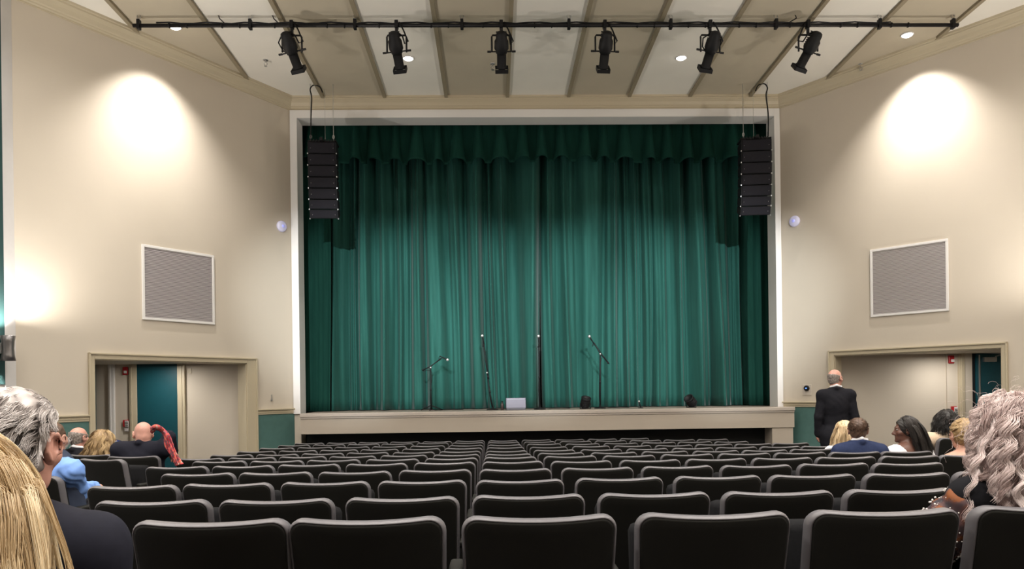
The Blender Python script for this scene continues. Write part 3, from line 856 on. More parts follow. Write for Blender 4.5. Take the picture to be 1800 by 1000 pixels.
def par_can(px, Y, tilt, yaw, label):
    p = P(px, 716, Y); p.z = STZ
    g = empty('stage_monitor', p, yaw); tag(g, label, 'speaker', 'round floor units on the stage')
    M = Matrix.Translation((0, 0, .13)) @ Matrix.Rotation(tilt, 4, 'X')
    bm = bmesh.new(); lathe(bm, [(0, -.12), (.07, -.115), (.098, -.08), (.105, .1), (.11, .13), (.09, .13), (.085, .10), (0, .09)], M, 20); obj('housing', bm, black_m, g, True)
    bm = bmesh.new()
    for k in range(5): lathe(bm, [(.105, -.07 + k * .03), (.112, -.065 + k * .03), (.105, -.06 + k * .03)], M, 20)
    tag(obj('cooling_fin', bm, pipe_m, g, True), kind='stuff')
    bm = bmesh.new(); tube(bm, [(-.125, 0, .0), (-.125, 0, .13)], .01, 6); tube(bm, [(.125, 0, .0), (.125, 0, .13)], .01, 6); tube(bm, [(-.125, 0, .008), (.125, 0, .008)], .012, 6); obj('bracket', bm, black_m, g)
par_can(1029, 16.25, math.radians(25), 0.3, 'small round black floor unit on stage between the two pole stands')
par_can(1215, 16.2, math.radians(50), -.9, 'small round black floor unit lying tilted near the stage edge alone')
p = P(1126, 716, 16.3); p.z = STZ
g = empty('short_microphone', p); tag(g, 'short desk microphone with white stripe standing low on the stage', 'microphone')
bm = bmesh.new(); lathe(bm, [(0, 0), (.06, 0), (.055, .015), (.012, .02), (.01, .05), (0, .05)], seg=16); obj('base', bm, black_m, g, True)
bm = bmesh.new(); tube(bm, [(0, 0, .03), (-.01, 0, .07), (-.03, -.01, .13)], .014, 8); obj('handle', bm, black_m, g, True)
bm = bmesh.new(); sph(bm, (-.035, -.012, .15), .024, 10); obj('head', bm, mic_m, g, True)

# ---------------------------------------------------------------- auditorium seats
def ring_panel(w_, z0, z1, rad, loops, bend, lean, dip=0.0, seg=7, taper=1.0):
    """rounded-corner panel. loops: (inset, depth) from rear centre round the edge to the front centre; lean: y shift per metre down"""
    bm = bmesh.new()
    hw, hh = w_ / 2, (z1 - z0) / 2; zc = (z0 + z1) / 2
    def outline(ins):
        r = max(rad - ins, .004); a, b = hw - ins, hh - ins
        pts = []
        for cx, cz, t0 in ((a - r, b - r, 0), (-(a - r), b - r, PI / 2), (-(a - r), -(b - r), PI), (a - r, -(b - r), 1.5 * PI)):
            for k in range(seg):
                t = t0 + PI / 2 * k / (seg - 1)
                pts.append((cx + r * math.cos(t), cz + r * math.sin(t)))
            # extra points along the top and bottom edges for the bend
            if t0 == 0 or t0 == PI:
                s = 1 if t0 == 0 else -1
                for k in range(1, 8): pts.append((s * (a - r) * (1 - 2 * k / 8), s * b))
        return pts
    def place(x, z, d):
        tz = (z + hh) / (2 * hh)
        zz = zc + z - dip * (1 - (x / hw) ** 2) * max(0, tz) ** 3
        sx = 1 - (1 - taper) * (1 - tz)
        return (x * sx, d + bend * (x / hw) ** 2 + (z1 - zz) * lean, zz)
    rings = []
    for ins, d in loops:
        if ins > 0.5 * hh: 
            k_ = 1 - ins
            rings.append([bm.verts.new(place(x * k_, z * k_, d)) for x, z in outline(loops[0][0] if False else .03)])
        else: rings.append([bm.verts.new(place(x, z, d)) for x, z in outline(ins)])
    n = len(rings[0])
    for A, B in zip(rings[:-1], rings[1:]):
        for k in range(n): bm.faces.new((A[k], A[(k + 1) % n], B[(k + 1) % n], B[k]))
    for R_, d in ((rings[0], loops[0][1]), (rings[-1], loops[-1][1])):
        c = bm.verts.new(place(0, 0, d))
        for k in range(n): bm.faces.new((R_[k], R_[(k + 1) % n], c))
    return bm

SEATW = 0.50
def seat_meshes():
    M_ = {}
    def keep(nm, bm, m_, smooth=True):
        bmesh.ops.recalc_face_normals(bm, faces=bm.faces)
        me = bpy.data.meshes.new(nm); bm.to_mesh(me); bm.free(); me.materials.append(m_)
        me.polygons.foreach_set('use_smooth', np.full(len(me.polygons), smooth)); M_[nm] = me
    LEAN = .24
    keep('back_shell', ring_panel(SEATW, .30, .865, .058, [(.8, .002), (.5, .001), (.05, .0), (.020, .000), (.0125, .0015), (.0112, .005)], .035, LEAN, .014, taper=.94), shell_m)
    keep('lit_edge_band', ring_panel(SEATW, .30, .865, .058, [(.0108, .004), (.0098, .0015), (.006, .004), (.002, .012), (.0, .022), (.0, .045), (.004, .055)], .035, LEAN, .014, taper=.94), rim_m)
    keep('back_cushion', ring_panel(SEATW - .03, .38, .85, .05, [(.0, .045), (.0, .07), (.012, .095), (.04, .108), (.5, .112), (.8, .113)], .035, LEAN, .014, taper=.94), cush_m)
    bm = bmesh.new(); box(bm, -.225, .225, .10, .22, .36, .80, .035); 
    for v in bm.verts: v.co.z = .40 + (v.co.z - .36) * .86; v.co.y += (v.co.z - .40) * .12 + .13
    keep('seat_up', bm, cush_m)
    bm = bmesh.new(); box(bm, -.235, .235, .20, .66, .35, .45, .035); keep('seat_down', bm, cush_m)
    bm = bmesh.new(); box(bm, -.026, .026, .19, .46, .60, .635, .012); keep('arm_pad', bm, shell_m)
    bm = bmesh.new(); box(bm, -.012, .012, .20, .38, .0, .60, .006); box(bm, -.02, .02, .16, .44, .0, .025, .004); keep('standard', bm, black_m, False)
    return M_
SM = seat_meshes()
ORD = ['first', 'second', 'third', 'fourth', 'fifth', 'sixth', 'seventh', 'eighth', 'ninth', 'tenth', 'eleventh', 'twelfth', 'thirteenth', 'fourteenth', 'fifteenth', 'sixteenth']
def seat(loc, rz, label, group, down=False, left_arm=False, drop=0.0):
    g = empty('auditorium_seat', loc, rz); tag(g, label, 'seat', group)
    for nm in ('back_shell', 'lit_edge_band', 'back_cushion', 'seat_down' if down else 'seat_up'):
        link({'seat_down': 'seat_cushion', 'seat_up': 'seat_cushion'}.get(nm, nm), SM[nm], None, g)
    for s in ((1, -1) if left_arm else (1,)):
        a = link('armrest', SM['arm_pad'], None, g); a.location = (s * .264, 0, 0)
        st_ = link('leg', SM['standard'], None, g); st_.location = (s * .264, 0, 0)
    return g
COLX = [-3.57, -3.05, -2.52, -2.0, -1.48, -.945, -.403, .143, .697, 1.25, 1.79, 2.33, 2.85, 3.37, 3.86, 4.35]
SIDE = []
# middle of each head in the world, and the way each body faces
WHO = dict(
    grey=(P(21, 788, 1.62), 0), curly=(P(1786, 774, 2.58), math.radians(2)), standing=(P(1468, 665.5, 10.0), math.radians(-14)),
    navy=(P(1508, 757, 7.05), math.radians(-6)), blond=(P(1485, 760, 7.95), math.radians(-4)), dark=(P(1592, 757, 7.08), math.radians(10)),
    beige=(P(1664, 743, 7.75), math.radians(4)), pinned=(P(1693, 765, 6.15), math.radians(-6)), blue=(P(92, 772, 5.25), math.radians(-12)),
    pony=(P(139, 770, 8.25), math.radians(-8)), wavy=(P(180, 777, 8.0), math.radians(-6)), scarf=(P(252, 764, 7.35), math.radians(0)),
    front=(P(-122, 958, .86), 0))
def side_of(k, back=.27):
    c, a = WHO[k]; d = Matrix.Rotation(a, 3, 'Z') @ Vector((0, back, 0)); return Vector((c.x - d.x, c.y - d.y))
emptyc = P(168, 808, 6.4)
SIDE = [side_of(k) for k in ('beige', 'blue', 'pony', 'wavy', 'scarf')] + [Vector((emptyc.x, emptyc.y))]
RY = [2.29, 3.17, 4.07, 4.97, 5.87, 6.78, 7.68, 8.58, 9.48, 10.38, 11.28, 12.18]
TOPH = [.388, .448, .486, .521, .557, .600, .645, .684, .714, .742, .768, .800]
EXT = [(-2, 3), (-3, 4), (-4, 5), (-4, 5), (-5, 7), (-5, 7), (-6, 7), (-6, 7), (-6, 7), (-6, 6), (-6, 6), (-6, 4)]
USED = {(0, 3), (4, 7), (5, 6), (5, 7), (6, 7)}
ROWN = ['first row ahead of the camera', 'second row ahead of the camera', 'third row ahead', 'fourth row ahead', 'fifth row ahead', 'sixth row ahead', 'seventh row ahead', 'eighth row ahead', 'ninth row ahead', 'third row back from the stage', 'second row back from the stage', 'front row along the stage']
for k, (Y, th, (i0, i1)) in enumerate(zip(RY, TOPH, EXT)):
    for i in range(i0, i1 + 1):
        x = COLX[i + 7] + random.uniform(-.004, .004)
        if (k, i) == (0, -2): x = -.895
        if any((Vector((x, Y)) - q).length < .62 for q in SIDE): continue
        a = random.uniform(-.012, .012)
        lab = 'black folding seat, %s from the scarf side, %s' % (ORD[i - i0], ROWN[k])
        seat((x, Y, E - th - .862 + random.uniform(-.003, .003)), a, lab, 'black auditorium seats in straight rows', (k, i) in USED, i == i0)

# seats of the side blocks, turned towards the stage, come with the people who sit in them
SIDEG = 'angled auditorium seats of the side blocks'
def place_seat(Cx, Cy, rz, label, group=SIDEG, down=True, la=False, dz=0.0, back=.27):
    d = Matrix.Rotation(rz, 3, 'Z') @ Vector((0, back, 0))
    x, y = Cx - d.x, Cy - d.y
    return seat((x, y, E - .30 - .0445 * y - .862 + dz), rz, label, group, down, la)
place_seat(*WHO['scarf'][0].xy, WHO['scarf'][1], 'black auditorium seat holding the bald man with the scarf', dz=.05)
place_seat(*WHO['wavy'][0].xy, WHO['wavy'][1], 'black auditorium seat holding the wavy-haired woman', dz=.05)
place_seat(*WHO['blue'][0].xy, WHO['blue'][1], 'black auditorium seat holding the man in the light blue shirt')
place_seat(*WHO['pony'][0].xy, WHO['pony'][1], 'black auditorium seat holding the man with the grey ponytail')
place_seat(*WHO['beige'][0].xy, WHO['beige'][1], 'black auditorium seat turned towards the stage behind the beige cardigan', dz=.1)
seat((emptyc.x, emptyc.y, emptyc.z - .857), math.radians(-20), 'empty black auditorium seat with its whole back showing in the angled side block', SIDEG, False, True)
place_seat(*WHO['grey'][0].xy, 0, 'black auditorium seat under the large grey-haired man in the dark suit', 'black auditorium seats in straight rows', True, True, -.02)
place_seat(*WHO['front'][0].xy, 0, 'black auditorium seat under the long blonde hair beside the camera', 'black auditorium seats in straight rows', True, True)

# ---------------------------------------------------------------- implicit surfaces for people
def rotm(yaw=0, pitch=0, roll=0):
    """body frame -> world; yaw turns left (counter-clockwise), pitch nods forward (down), roll tips to its right"""
    return (Matrix.Rotation(yaw, 3, 'Z') @ Matrix.Rotation(-pitch, 3, 'X') @ Matrix.Rotation(roll, 3, 'Y'))

class Field:
    def __init__(s): s.p = []
    def cone(s, a, b, r1, r2, k=.02, op='u'):
        s.p.append(('c', np.array(a, float), np.array(b, float), r1, r2, k, op)); return s
    def ell(s, c, r, R=None, k=.02, op='u'):
        s.p.append(('e', np.array(c, float), np.array(r, float), np.array(R if R is not None else Matrix.Identity(3), float), 0, k, op)); return s
    def mesh(s, name, h, cuts=(), wrinkle=None, inflate=0.0):
        lo = np.full(3, 1e9); hi = -lo
        for t, a, b, r1, r2, k, op in s.p:
            if op != 'u': continue
            if t == 'c': R_ = max(r1, r2); lo = np.minimum(lo, np.minimum(a, b) - R_); hi = np.maximum(hi, np.maximum(a, b) + R_)
            else: lo = np.minimum(lo, a - b.max()); hi = np.maximum(hi, a + b.max())
        lo -= .02 + inflate + 2 * h; hi += .02 + inflate + 2 * h
        n = np.ceil((hi - lo) / h).astype(int) + 1
        ax = [lo[i] + h * np.arange(n[i]) for i in range(3)]
        D = np.full(n, .3, np.float32)
        for t, a, b, r1, r2, k, op in s.p:
            if t == 'c': R_ = max(r1, r2); l2 = np.minimum(a, b) - R_; h2 = np.maximum(a, b) + R_
            else: l2 = a - b.max(); h2 = a + b.max()
            mg = k + inflate + 2.5 * h + .012
            i0 = np.clip(((l2 - mg - lo) / h).astype(int), 0, n); i1 = np.clip(((h2 + mg - lo) / h).astype(int) + 2, 0, n)
            if (i1 <= i0).any(): continue
            X = ax[0][i0[0]:i1[0]][:, None, None]; Y = ax[1][i0[1]:i1[1]][None, :, None]; Z = ax[2][i0[2]:i1[2]][None, None, :]
            if t == 'c':
                ba = b - a; L2 = max(ba @ ba, 1e-9)
                dx, dy, dz = X - a[0], Y - a[1], Z - a[2]
                hh = np.clip((dx * ba[0] + dy * ba[1] + dz * ba[2]) / L2, 0, 1)
                d = np.sqrt((dx - hh * ba[0]) ** 2 + (dy - hh * ba[1]) ** 2 + (dz - hh * ba[2]) ** 2) - (r1 + (r2 - r1) * hh)
            else:
                dx, dy, dz = X - a[0], Y - a[1], Z - a[2]
                R = r1
                q = [(dx * R[0, j] + dy * R[1, j] + dz * R[2, j]) for j in range(3)]
                k0 = np.sqrt(sum((q[j] / b[j]) ** 2 for j in range(3))); k1 = np.sqrt(sum((q[j] / b[j] ** 2) ** 2 for j in range(3)))
                d = k0 * (k0 - 1) / np.maximum(k1, 1e-6)
            sl = (slice(i0[0], i1[0]), slice(i0[1], i1[1]), slice(i0[2], i1[2]))
            O = D[sl]
            if op == 'u':
                d = d - inflate
                g = np.maximum(k - np.abs(O - d), 0) / k
                D[sl] = np.minimum(O, d) - g * g * k * .25
            elif op == 's':
                D[sl] = np.maximum(O, -d)
        X = ax[0][:, None, None]; Y = ax[1][None, :, None]; Z = ax[2][None, None, :]
        if wrinkle:
            am, f = wrinkle
            w1 = np.sin(X * f + 2.1 * np.sin(Z * f * .37 + 1) + 1.3 * np.sin(Y * f * .31)); w2 = np.sin(Z * f * .8 + 1.9 * np.sin(X * f * .29 + 2) + 1.5 * np.sin(Y * f * .43)); D += (am * 1.5 * w1 * w2).astype(np.float32)
        for pt, nn in cuts:            # keep what lies on the far side of each plane: (p - pt).n < 0
            nn = np.array(Vector(nn).normalized()); 
            D = np.maximum(D, ((X - pt[0]) * nn[0] + (Y - pt[1]) * nn[1] + (Z - pt[2]) * nn[2]).astype(np.float32))
        return nets(name, D, lo, h)

def nets(name, D, lo, h):
    s = D < 0
    n = np.array(D.shape) - 1
    cnt = np.zeros(n, np.float32); acc = np.zeros((*n, 3), np.float32)
    cs = [(0, 0, 0), (1, 0, 0), (0, 1, 0), (1, 1, 0), (0, 0, 1), (1, 0, 1), (0, 1, 1), (1, 1, 1)]
    def sub(A, c): return A[c[0]:c[0] + n[0], c[1]:c[1] + n[1], c[2]:c[2] + n[2]]
    anyv = np.zeros(n, bool); s0 = sub(s, cs[0])
    for c in cs[1:]: anyv |= (sub(s, c) != s0)
    idx = np.argwhere(anyv)
    V = np.stack([D[idx[:, 0] + c[0], idx[:, 1] + c[1], idx[:, 2] + c[2]] for c in cs], 1)
    acc = np.zeros((len(idx), 3)); cnt = np.zeros(len(idx))
    for i in range(8):
        for j in range(i + 1, 8):
            df = np.abs(np.array(cs[i]) - cs[j])
            if df.sum() != 1: continue
            a, b = V[:, i], V[:, j]; cr = (a < 0) != (b < 0)
            t = np.where(cr, a / np.where(cr, a - b, 1), 0)
            p = np.array(cs[i])[None] + t[:, None] * (np.array(cs[j]) - cs[i])[None]
            acc[cr] += p[cr]; cnt[cr] += 1
    verts = lo + h * (idx + acc / np.maximum(cnt, 1)[:, None])
    vid = np.full(n, -1, np.int64); vid[tuple(idx.T)] = np.arange(len(idx))
    F_ = []
    for axx in range(3):
        sh = [slice(None)] * 3; sh2 = list(sh); sh[axx] = slice(0, -1); sh2[axx] = slice(1, None)
        e = s[tuple(sh)] != s[tuple(sh2)]
        q = np.argwhere(e); o = [i for i in range(3) if i != axx]
        ok = (q[:, o[0]] > 0) & (q[:, o[1]] > 0) & (q[:, o[0]] < n[o[0]]) & (q[:, o[1]] < n[o[1]])
        q = q[ok]
        def cell(d0, d1):
            c = q.copy(); c[:, o[0]] -= d0; c[:, o[1]] -= d1
            return vid[c[:, 0], c[:, 1], c[:, 2]]
        Q = np.stack([cell(0, 0), cell(1, 0), cell(1, 1), cell(0, 1)], 1)
        ins = s[q[:, 0], q[:, 1], q[:, 2]]
        flip = ins if axx != 1 else ~ins
        Q[~flip] = Q[~flip][:, ::-1]
        F_.append(Q)
    Q = np.concatenate(F_); Q = Q[(Q >= 0).all(1)][:, ::-1]
    return np_mesh(name, verts, Q)

def np_mesh(name, verts, quads):
    me = bpy.data.meshes.new(name)
    me.vertices.add(len(verts)); me.vertices.foreach_set('co', np.ascontiguousarray(verts, np.float32).ravel())
    nf = len(quads); kk = quads.shape[1]
    me.loops.add(nf * kk); me.loops.foreach_set('vertex_index', np.ascontiguousarray(quads, np.int32).ravel())
    me.polygons.add(nf); me.polygons.foreach_set('loop_start', np.arange(0, nf * kk, kk, dtype=np.int32))
    me.polygons.foreach_set('use_smooth', np.ones(nf, bool))
    me.update(calc_edges=True)
    return me

# ---------------------------------------------------------------- hair made of strands
def strand_mesh(name, pts, r, tone, taper=.35):
    """pts (N, K, 3)"""
    N, K = pts.shape[:2]
    T = np.gradient(pts, axis=1); T /= np.linalg.norm(T, axis=2, keepdims=True) + 1e-9
    ref = np.array([.31, .83, .46]); A = np.cross(T, ref); A /= np.linalg.norm(A, axis=2, keepdims=True) + 1e-9
    B = np.cross(T, A)
    rr = r * (1 - (1 - taper) * np.linspace(0, 1, K) ** 2)[None, :, None]
    if np.ndim(r): rr = r[:, None, None] * (1 - (1 - taper) * np.linspace(0, 1, K) ** 2)[None, :, None]
    ring = np.stack([pts + rr * (A * math.cos(t) + B * math.sin(t)) for t in (0, 2.094, 4.189)], 2)   # N K 3 3
    V = ring.reshape(-1, 3)
    i = np.arange(N * K * 3).reshape(N, K, 3)
    Q = []
    for k in range(3):
        k2 = (k + 1) % 3
        Q.append(np.stack([i[:, :-1, k], i[:, :-1, k2], i[:, 1:, k2], i[:, 1:, k]], -1).reshape(-1, 4))
    me = np_mesh(name, V, np.concatenate(Q))
    at = me.attributes.new('tone', 'FLOAT', 'POINT')
    at.data.foreach_set('value', np.repeat(tone, K * 3).astype(np.float32))
    return me

def roots(n, g, face=True, zmin=-.55, top=None, ymax=2):
    out = []
    while len(out) < n:
        v = g.normal(size=3); v /= np.linalg.norm(v)
        x, y, z = v
        if z < zmin or y > ymax: continue
        if face and y > .15 and z < .25 + .55 * y: continue
        if top is not None and z > top: continue
        if abs(x) > .75 and abs(z + .15) < .28 and y > -.15: continue      # ears
        out.append(v)
    return np.array(out)

def grow(n, C, R, rad, length, comb, grav=0.0, stiff=.55, wave=0.0, wlen=.06, clump=0, lift=.006, steps=12, seed=0, zmin=-.55, face=True, top=None, coll=(), lenvar=.25, r=.0011, jit=.25, rt=None, centre=(0, 0, .02), off=0.0, ends=0.0, ymax=2, tight=.7, earfree=False):
    g = np.random.default_rng(seed)
    U = roots(n, g, face, zmin, top, ymax) if rt is None else rt
    n = len(U)
    Rm = np.array(R); C = np.array(C); rad = np.array(rad); cen = np.array(centre)
    p = U * rad + cen                       # head frame
    N0 = U / rad; N0 /= np.linalg.norm(N0, axis=1, keepdims=True)
    if clump:
        cd = U[g.integers(0, n, clump)]; near = np.argmax(U @ cd.T, 1)
        cj = g.normal(size=(clump, 3))[near] * .8 + g.normal(size=(n, 3)) * .2; co_ = (g.uniform(0, 1, clump)[near] * .8 + g.uniform(0, 1, n) * .2); cl_ = g.uniform(-1, 1, clump)[near] * .8 + g.uniform(-1, 1, n) * .2
    else: cj = g.normal(size=(n, 3)); co_ = g.uniform(0, 1, n); cl_ = g.uniform(-1, 1, n)
    cb = comb(U, g) + cj * jit
    cb /= np.linalg.norm(cb, axis=1, keepdims=True)
    gv = np.array(Rm.T @ np.array([0, 0, -1.0]))
    L = length * (1 + lenvar * cl_); ds = (L / (steps - 1))[:, None]
    shell = 1 + lift / rad.mean() + co_[:, None] * off / rad.mean()
    t = N0 * .5 + cb; t /= np.linalg.norm(t, axis=1, keepdims=True)
    P_ = [p.copy()]
    for k in range(1, steps):
        fr = k / steps
        t = stiff * t + (1 - stiff) * cb * (1 - .7 * fr if grav else 1) + grav * gv * (.3 + fr)
        t /= np.linalg.norm(t, axis=1, keepdims=True)
        p = p + t * ds
        q = (p - cen) / (rad * shell); d = np.linalg.norm(q, axis=1, keepdims=True)
        ins = (d < 1)[:, 0]
        p[ins] = (cen + (rad * shell) * q / np.maximum(d, 1e-6))[ins]
        nn = q / rad; nn /= np.linalg.norm(nn, axis=1, keepdims=True)
        dt = (t * nn).sum(1, keepdims=True)
        t[ins] = (t - np.minimum(dt, 0) * nn)[ins]
        for cc, cr in coll:                # world spheres to stay outside of (shoulders)
            cl = Rm.T @ (np.array(cc) - C); v = p - cl; dd = np.linalg.norm(v, axis=1, keepdims=True); ii = (dd < cr)[:, 0]
            p[ii] = (cl + v / np.maximum(dd, 1e-6) * cr)[ii]
        P_.append(p.copy())
    pts = np.stack(P_, 1)
    tone = np.clip(.5 + .22 * g.normal(size=n), 0, 1)
    if wave:
        if clump:
            ph = g.uniform(0, 2 * PI, clump)[near] + g.normal(size=n) * .18
            wl = (wlen * g.uniform(.75, 1.3, clump))[near]
            am = (wave * g.uniform(.6, 1.3, clump))[near]
            tone = np.clip(g.uniform(0.1, .9, clump)[near] + .12 * g.normal(size=n), 0, 1)
            mean = np.stack([pts[near == c].mean(0) if (near == c).any() else pts[0] for c in range(clump)])
            f = tight * np.linspace(0, 1, steps)[None, :, None] ** .6
            pts = pts * (1 - f) + mean[near] * f
        else:
            ph = g.uniform(0, 2 * PI, n); wl = np.full(n, wlen); am = np.full(n, wave)
        s_ = np.linspace(0, 1, steps)[None] * L[:, None]
        T = np.gradient(pts, axis=1); T /= np.linalg.norm(T, axis=2, keepdims=True) + 1e-9
        e1 = pts - cen; e1[:, :, 2] *= .3; e1 -= T * (e1 * T).sum(2, keepdims=True); e1 /= np.linalg.norm(e1, axis=2, keepdims=True) + 1e-9
        e2 = np.cross(T, e1)
        env = (am[:, None] * np.clip(s_ / (.35 * L[:, None]), 0, 1) ** 1.3)[:, :, None]
        a = (2 * PI * s_ / wl[:, None] + ph[:, None])[:, :, None]
        pts = pts + env * (e1 * (np.cos(a) * .8 + .5) + e2 * np.sin(a))
    if ends:
        g2 = g.normal(size=(n, 1, 3)) * ends; pts = pts + g2 * (np.linspace(0, 1, steps) ** 2)[None, :, None]
    if earfree:                            # strands that would cross the ears are left out
        q = pts[:, 1:]
        bad = ((np.abs(q[:, :, 0]) > .055) & (q[:, :, 1] > -.046) & (q[:, :, 1] < .09) & (q[:, :, 2] < .042)).any(1) | ((q[:, :, 1] > .055) & (q[:, :, 2] < .03)).any(1)
        pts, tone = pts[~bad], tone[~bad]
    return pts @ Rm.T + C, tone

# ---------------------------------------------------------------- a person
def person(label, C, yaw=0.0, hyaw=0.0, hpitch=0.0, hroll=0.0, seated=True, hip=None, h=.009, fat=1.0, shw=1.0, skin=skin_m, arms=None, s=1.0,
           top=suit_m, top_name='jacket', legs=suit_m, collar=None, bare=False, neck_len=.0, torso_yaw=None, sleeves=True, wr=(.0014, 45), clasp=None, strapless=False, hgt=1.0, shrug=0.0, hs=1.0):
    """C: middle of the head in the world. Everything else hangs from it."""
    C = Vector(C)
    B = rotm(yaw); Hd = rotm(yaw + hyaw, hpitch, hroll)
    fx = lambda v: B @ Vector(v)
    N = C + fx((0, -.035, -.155 - neck_len)) * s
    fz = floor_z(C.y)
    if hip is None:
        hip = Vector((N.x, N.y, 0)) + fx((0, .085 if seated else -.01, 0)); hip.z = fz + (.57 if seated else (N.z - fz) * .60)
    hipz = hip.z
    body = Field()
    up = (N - hip); tl = up.length; upn = up / tl
    Rt = np.array(Matrix((B @ Vector((1, 0, 0)), upn.cross(B @ Vector((1, 0, 0))), upn)).transposed())
    def tp(f, x=0, y=0): return hip + up * f + fx((x, y, 0))
    sw = .172 * shw
    parts = {}
    def torso(Fd, k=.05):
        Fd.ell(tp(.72), (.155 * shw, .108 * (.5 + .5 * fat), .27 * tl), Rt, k)
        Fd.ell(tp(.66, 0, -.012), (.145 * shw, .11 * (.4 + .6 * fat), min(.2, .35 * tl)), Rt, k)
        Fd.ell(tp(.30, 0, .02), (.145 * fat, .118 * fat, .2), Rt, k)
        Fd.ell(tp(.04), (.168 * (.6 + .4 * fat), .128 * (.6 + .4 * fat), .15), Rt, k)
        for q in (-1, 1):
            sh = N + fx((q * sw, -.005, -.065 + shrug)); 
            Fd.cone(N + fx((q * .03, -.012, -.004)), sh + Vector((0, 0, .004)), .047, .060, k)
            Fd.cone(tp(.82, q * .06), sh, .085, .06, k)
    torso(body)
    body.cone(N + Vector((0, 0, -.03)), C + Hd @ Vector((0, -.02, -.05)) * s, .062 * (.7 + .3 * fat), .056 * (.8 + .2 * fat), .03)
    # head
    z = s
    def hp(v): return C + Hd @ (Vector(v) * z)
    HR = np.array(Hd)
    body.ell(hp((0, -.012, .03)), np.array((.076, .097, .088)) * z, HR, .02)
    body.ell(hp((0, .028, -.03)), np.array((.061, .066, .085)) * z, HR, .02)
    body.ell(hp((0, -.03, -.03)), np.array((.062, .065, .06)) * z, HR, .02)
    body.ell(hp((0, .035, -.075)), np.array((.05, .05, .035)) * z, HR, .02)
    body.ell(hp((0, .082, -.098)), np.array((.02, .016, .016)) * z, HR, .02)
    body.cone(hp((-.028, .083, .028)), hp((.028, .083, .028)), .012 * z, .012 * z, .012)
    body.cone(hp((0, .09, .012)), hp((0, .112, -.03)), .008 * z, .0135 * z, .012)
    body.cone(hp((-.012, .098, -.036)), hp((.012, .098, -.036)), .009 * z, .009 * z, .008)
    body.cone(hp((-.018, .087, -.058)), hp((.018, .087, -.058)), .0075 * z, .0075 * z, .007)
    body.cone(hp((-.015, .084, -.071)), hp((.015, .084, -.071)), .0085 * z, .0085 * z, .007)
    for q in (-1, 1):
        body.ell(hp((q * .05, .055, -.02)), np.array((.022, .03, .022)) * z, HR, .02)     # cheek
        body.ell(hp((q * .032, .097, .010)), np.array((.015, .010, .010)) * z, HR, .01, 's')
        Re = np.array(Hd @ Matrix.Rotation(q * -.35, 3, 'Z'))
        body.ell(hp((q * .082, -.006, .0)), np.array((.010, .021, .031)) * z, Re, .008)
        er = [hp((q * (.084 + .004 * math.cos(a)) - 0, -.008 + .020 * math.cos(a), .001 + .030 * math.sin(a))) for a in np.linspace(-.4, PI + 1.1, 7)]
        for a1_, a2_ in zip(er[:-1], er[1:]): body.cone(a1_ + Vector(Hd @ Vector((q * .007, 0, 0))), a2_ + Vector(Hd @ Vector((q * .007, 0, 0))), .0052, .0052, .004)
        body.ell(hp((q * .080, -.002, -.025)), np.array((.009, .012, .014)) * z, Re, .006)
        body.ell(hp((q * .092, .003, .004)), np.array((.006, .011, .017)) * z, Re, .006, 's')
    # arms
    arms = arms or {}
    J = {}
    for q, nm in ((-1, 'l'), (1, 'r')):
        sh = N + fx((q * sw, -.005, -.065 + shrug))
        spec = arms.get(nm, 'lap' if seated else 'down')
        if isinstance(spec, str):
            if spec == 'lap': el = sh + fx((q * .06, .03, -.27)); ha = el + fx((-q * .10, .22, .03)); 
            elif spec == 'down': el = sh + fx((q * .055, -.02, -.29)); ha = el + fx((q * .005, .05, -.255))
            elif spec == 'rest': el = sh + fx((q * .10, .02, -.26)); ha = el + fx((q * -.01, .25, -.01))
        else: el, ha = (Vector(v) for v in spec)
        J[nm] = (sh, el, ha)
        body.cone(sh, el, .052 * (.6 + .4 * fat), .042, .03); body.cone(el, ha, .042, .027, .02)
        # hand: palm, four curled fingers, thumb
        d = (ha - el).normalized(); side = d.cross(Vector((0, 0, 1))).normalized() if abs(d.z) < .95 else fx((0, 1, 0)); nrm = side.cross(d).normalized()
        pc = ha + d * .05
        body.cone(ha + side * .0, pc + side * .02, .022, .018, .012); body.cone(ha, pc - side * .02, .022, .018, .012)
        for f in range(4):
            o_ = side * ((f - 1.5) * .021)
            ln = (.036, .042, .040, .031)[f]
            a0 = pc + o_; a1 = a0 + (d * .9 - nrm * .35).normalized() * ln; a2 = a1 + (d * .45 - nrm * .9).normalized() * ln * .75
            body.cone(a0, a1, .0098, .009, .006); body.cone(a1, a2, .009, .0078, .006)
        tb = ha + d * .012 - side * (q * .022) * (1 if nrm.z > 0 else 1)
        t1 = tb + (d * .75 - side * q * .6).normalized() * .036; t2 = t1 + (d * .9 - nrm * .4).normalized() * .028
        body.cone(tb, t1, .013, .011, .008); body.cone(t1, t2, .011, .009, .006)
    # legs
    LJ = {}
    for q in (-1, 1):
        hj = hip + fx((q * .092, 0, -.02))
        if seated: kn = hj + fx((q * .03, .43, .0)); an = kn + fx((0, .06, 0)); an.z = floor_z(an.y) + .09
        else: kn = hj + fx((q * .012, .02, 0)); kn.z = fz + (hipz - fz) * .53; an = hj + fx((q * .015, -.01, 0)); an.z = fz + .09
        LJ[q] = (hj, kn, an)
        body.cone(hj, kn, .085 * (.6 + .4 * fat), .058, .03); body.cone(kn, an, .056, .036, .02)
        toe = an + fx((0, .15, 0)); toe.z = an.z - .055
        body.cone(an + Vector((0, 0, -.045)) - fx((0, .03, 0)), toe, .036, .030, .02)
    bo = link('person', body.mesh('person', h), skin)
    tag(bo, label, 'person')
    for q in (-1, 1):
        bm = bmesh.new(); sph(bm, hp((q * .032, .080, .010)), .011 * z, 8); obj('eye', bm, eye_m, bo, True)
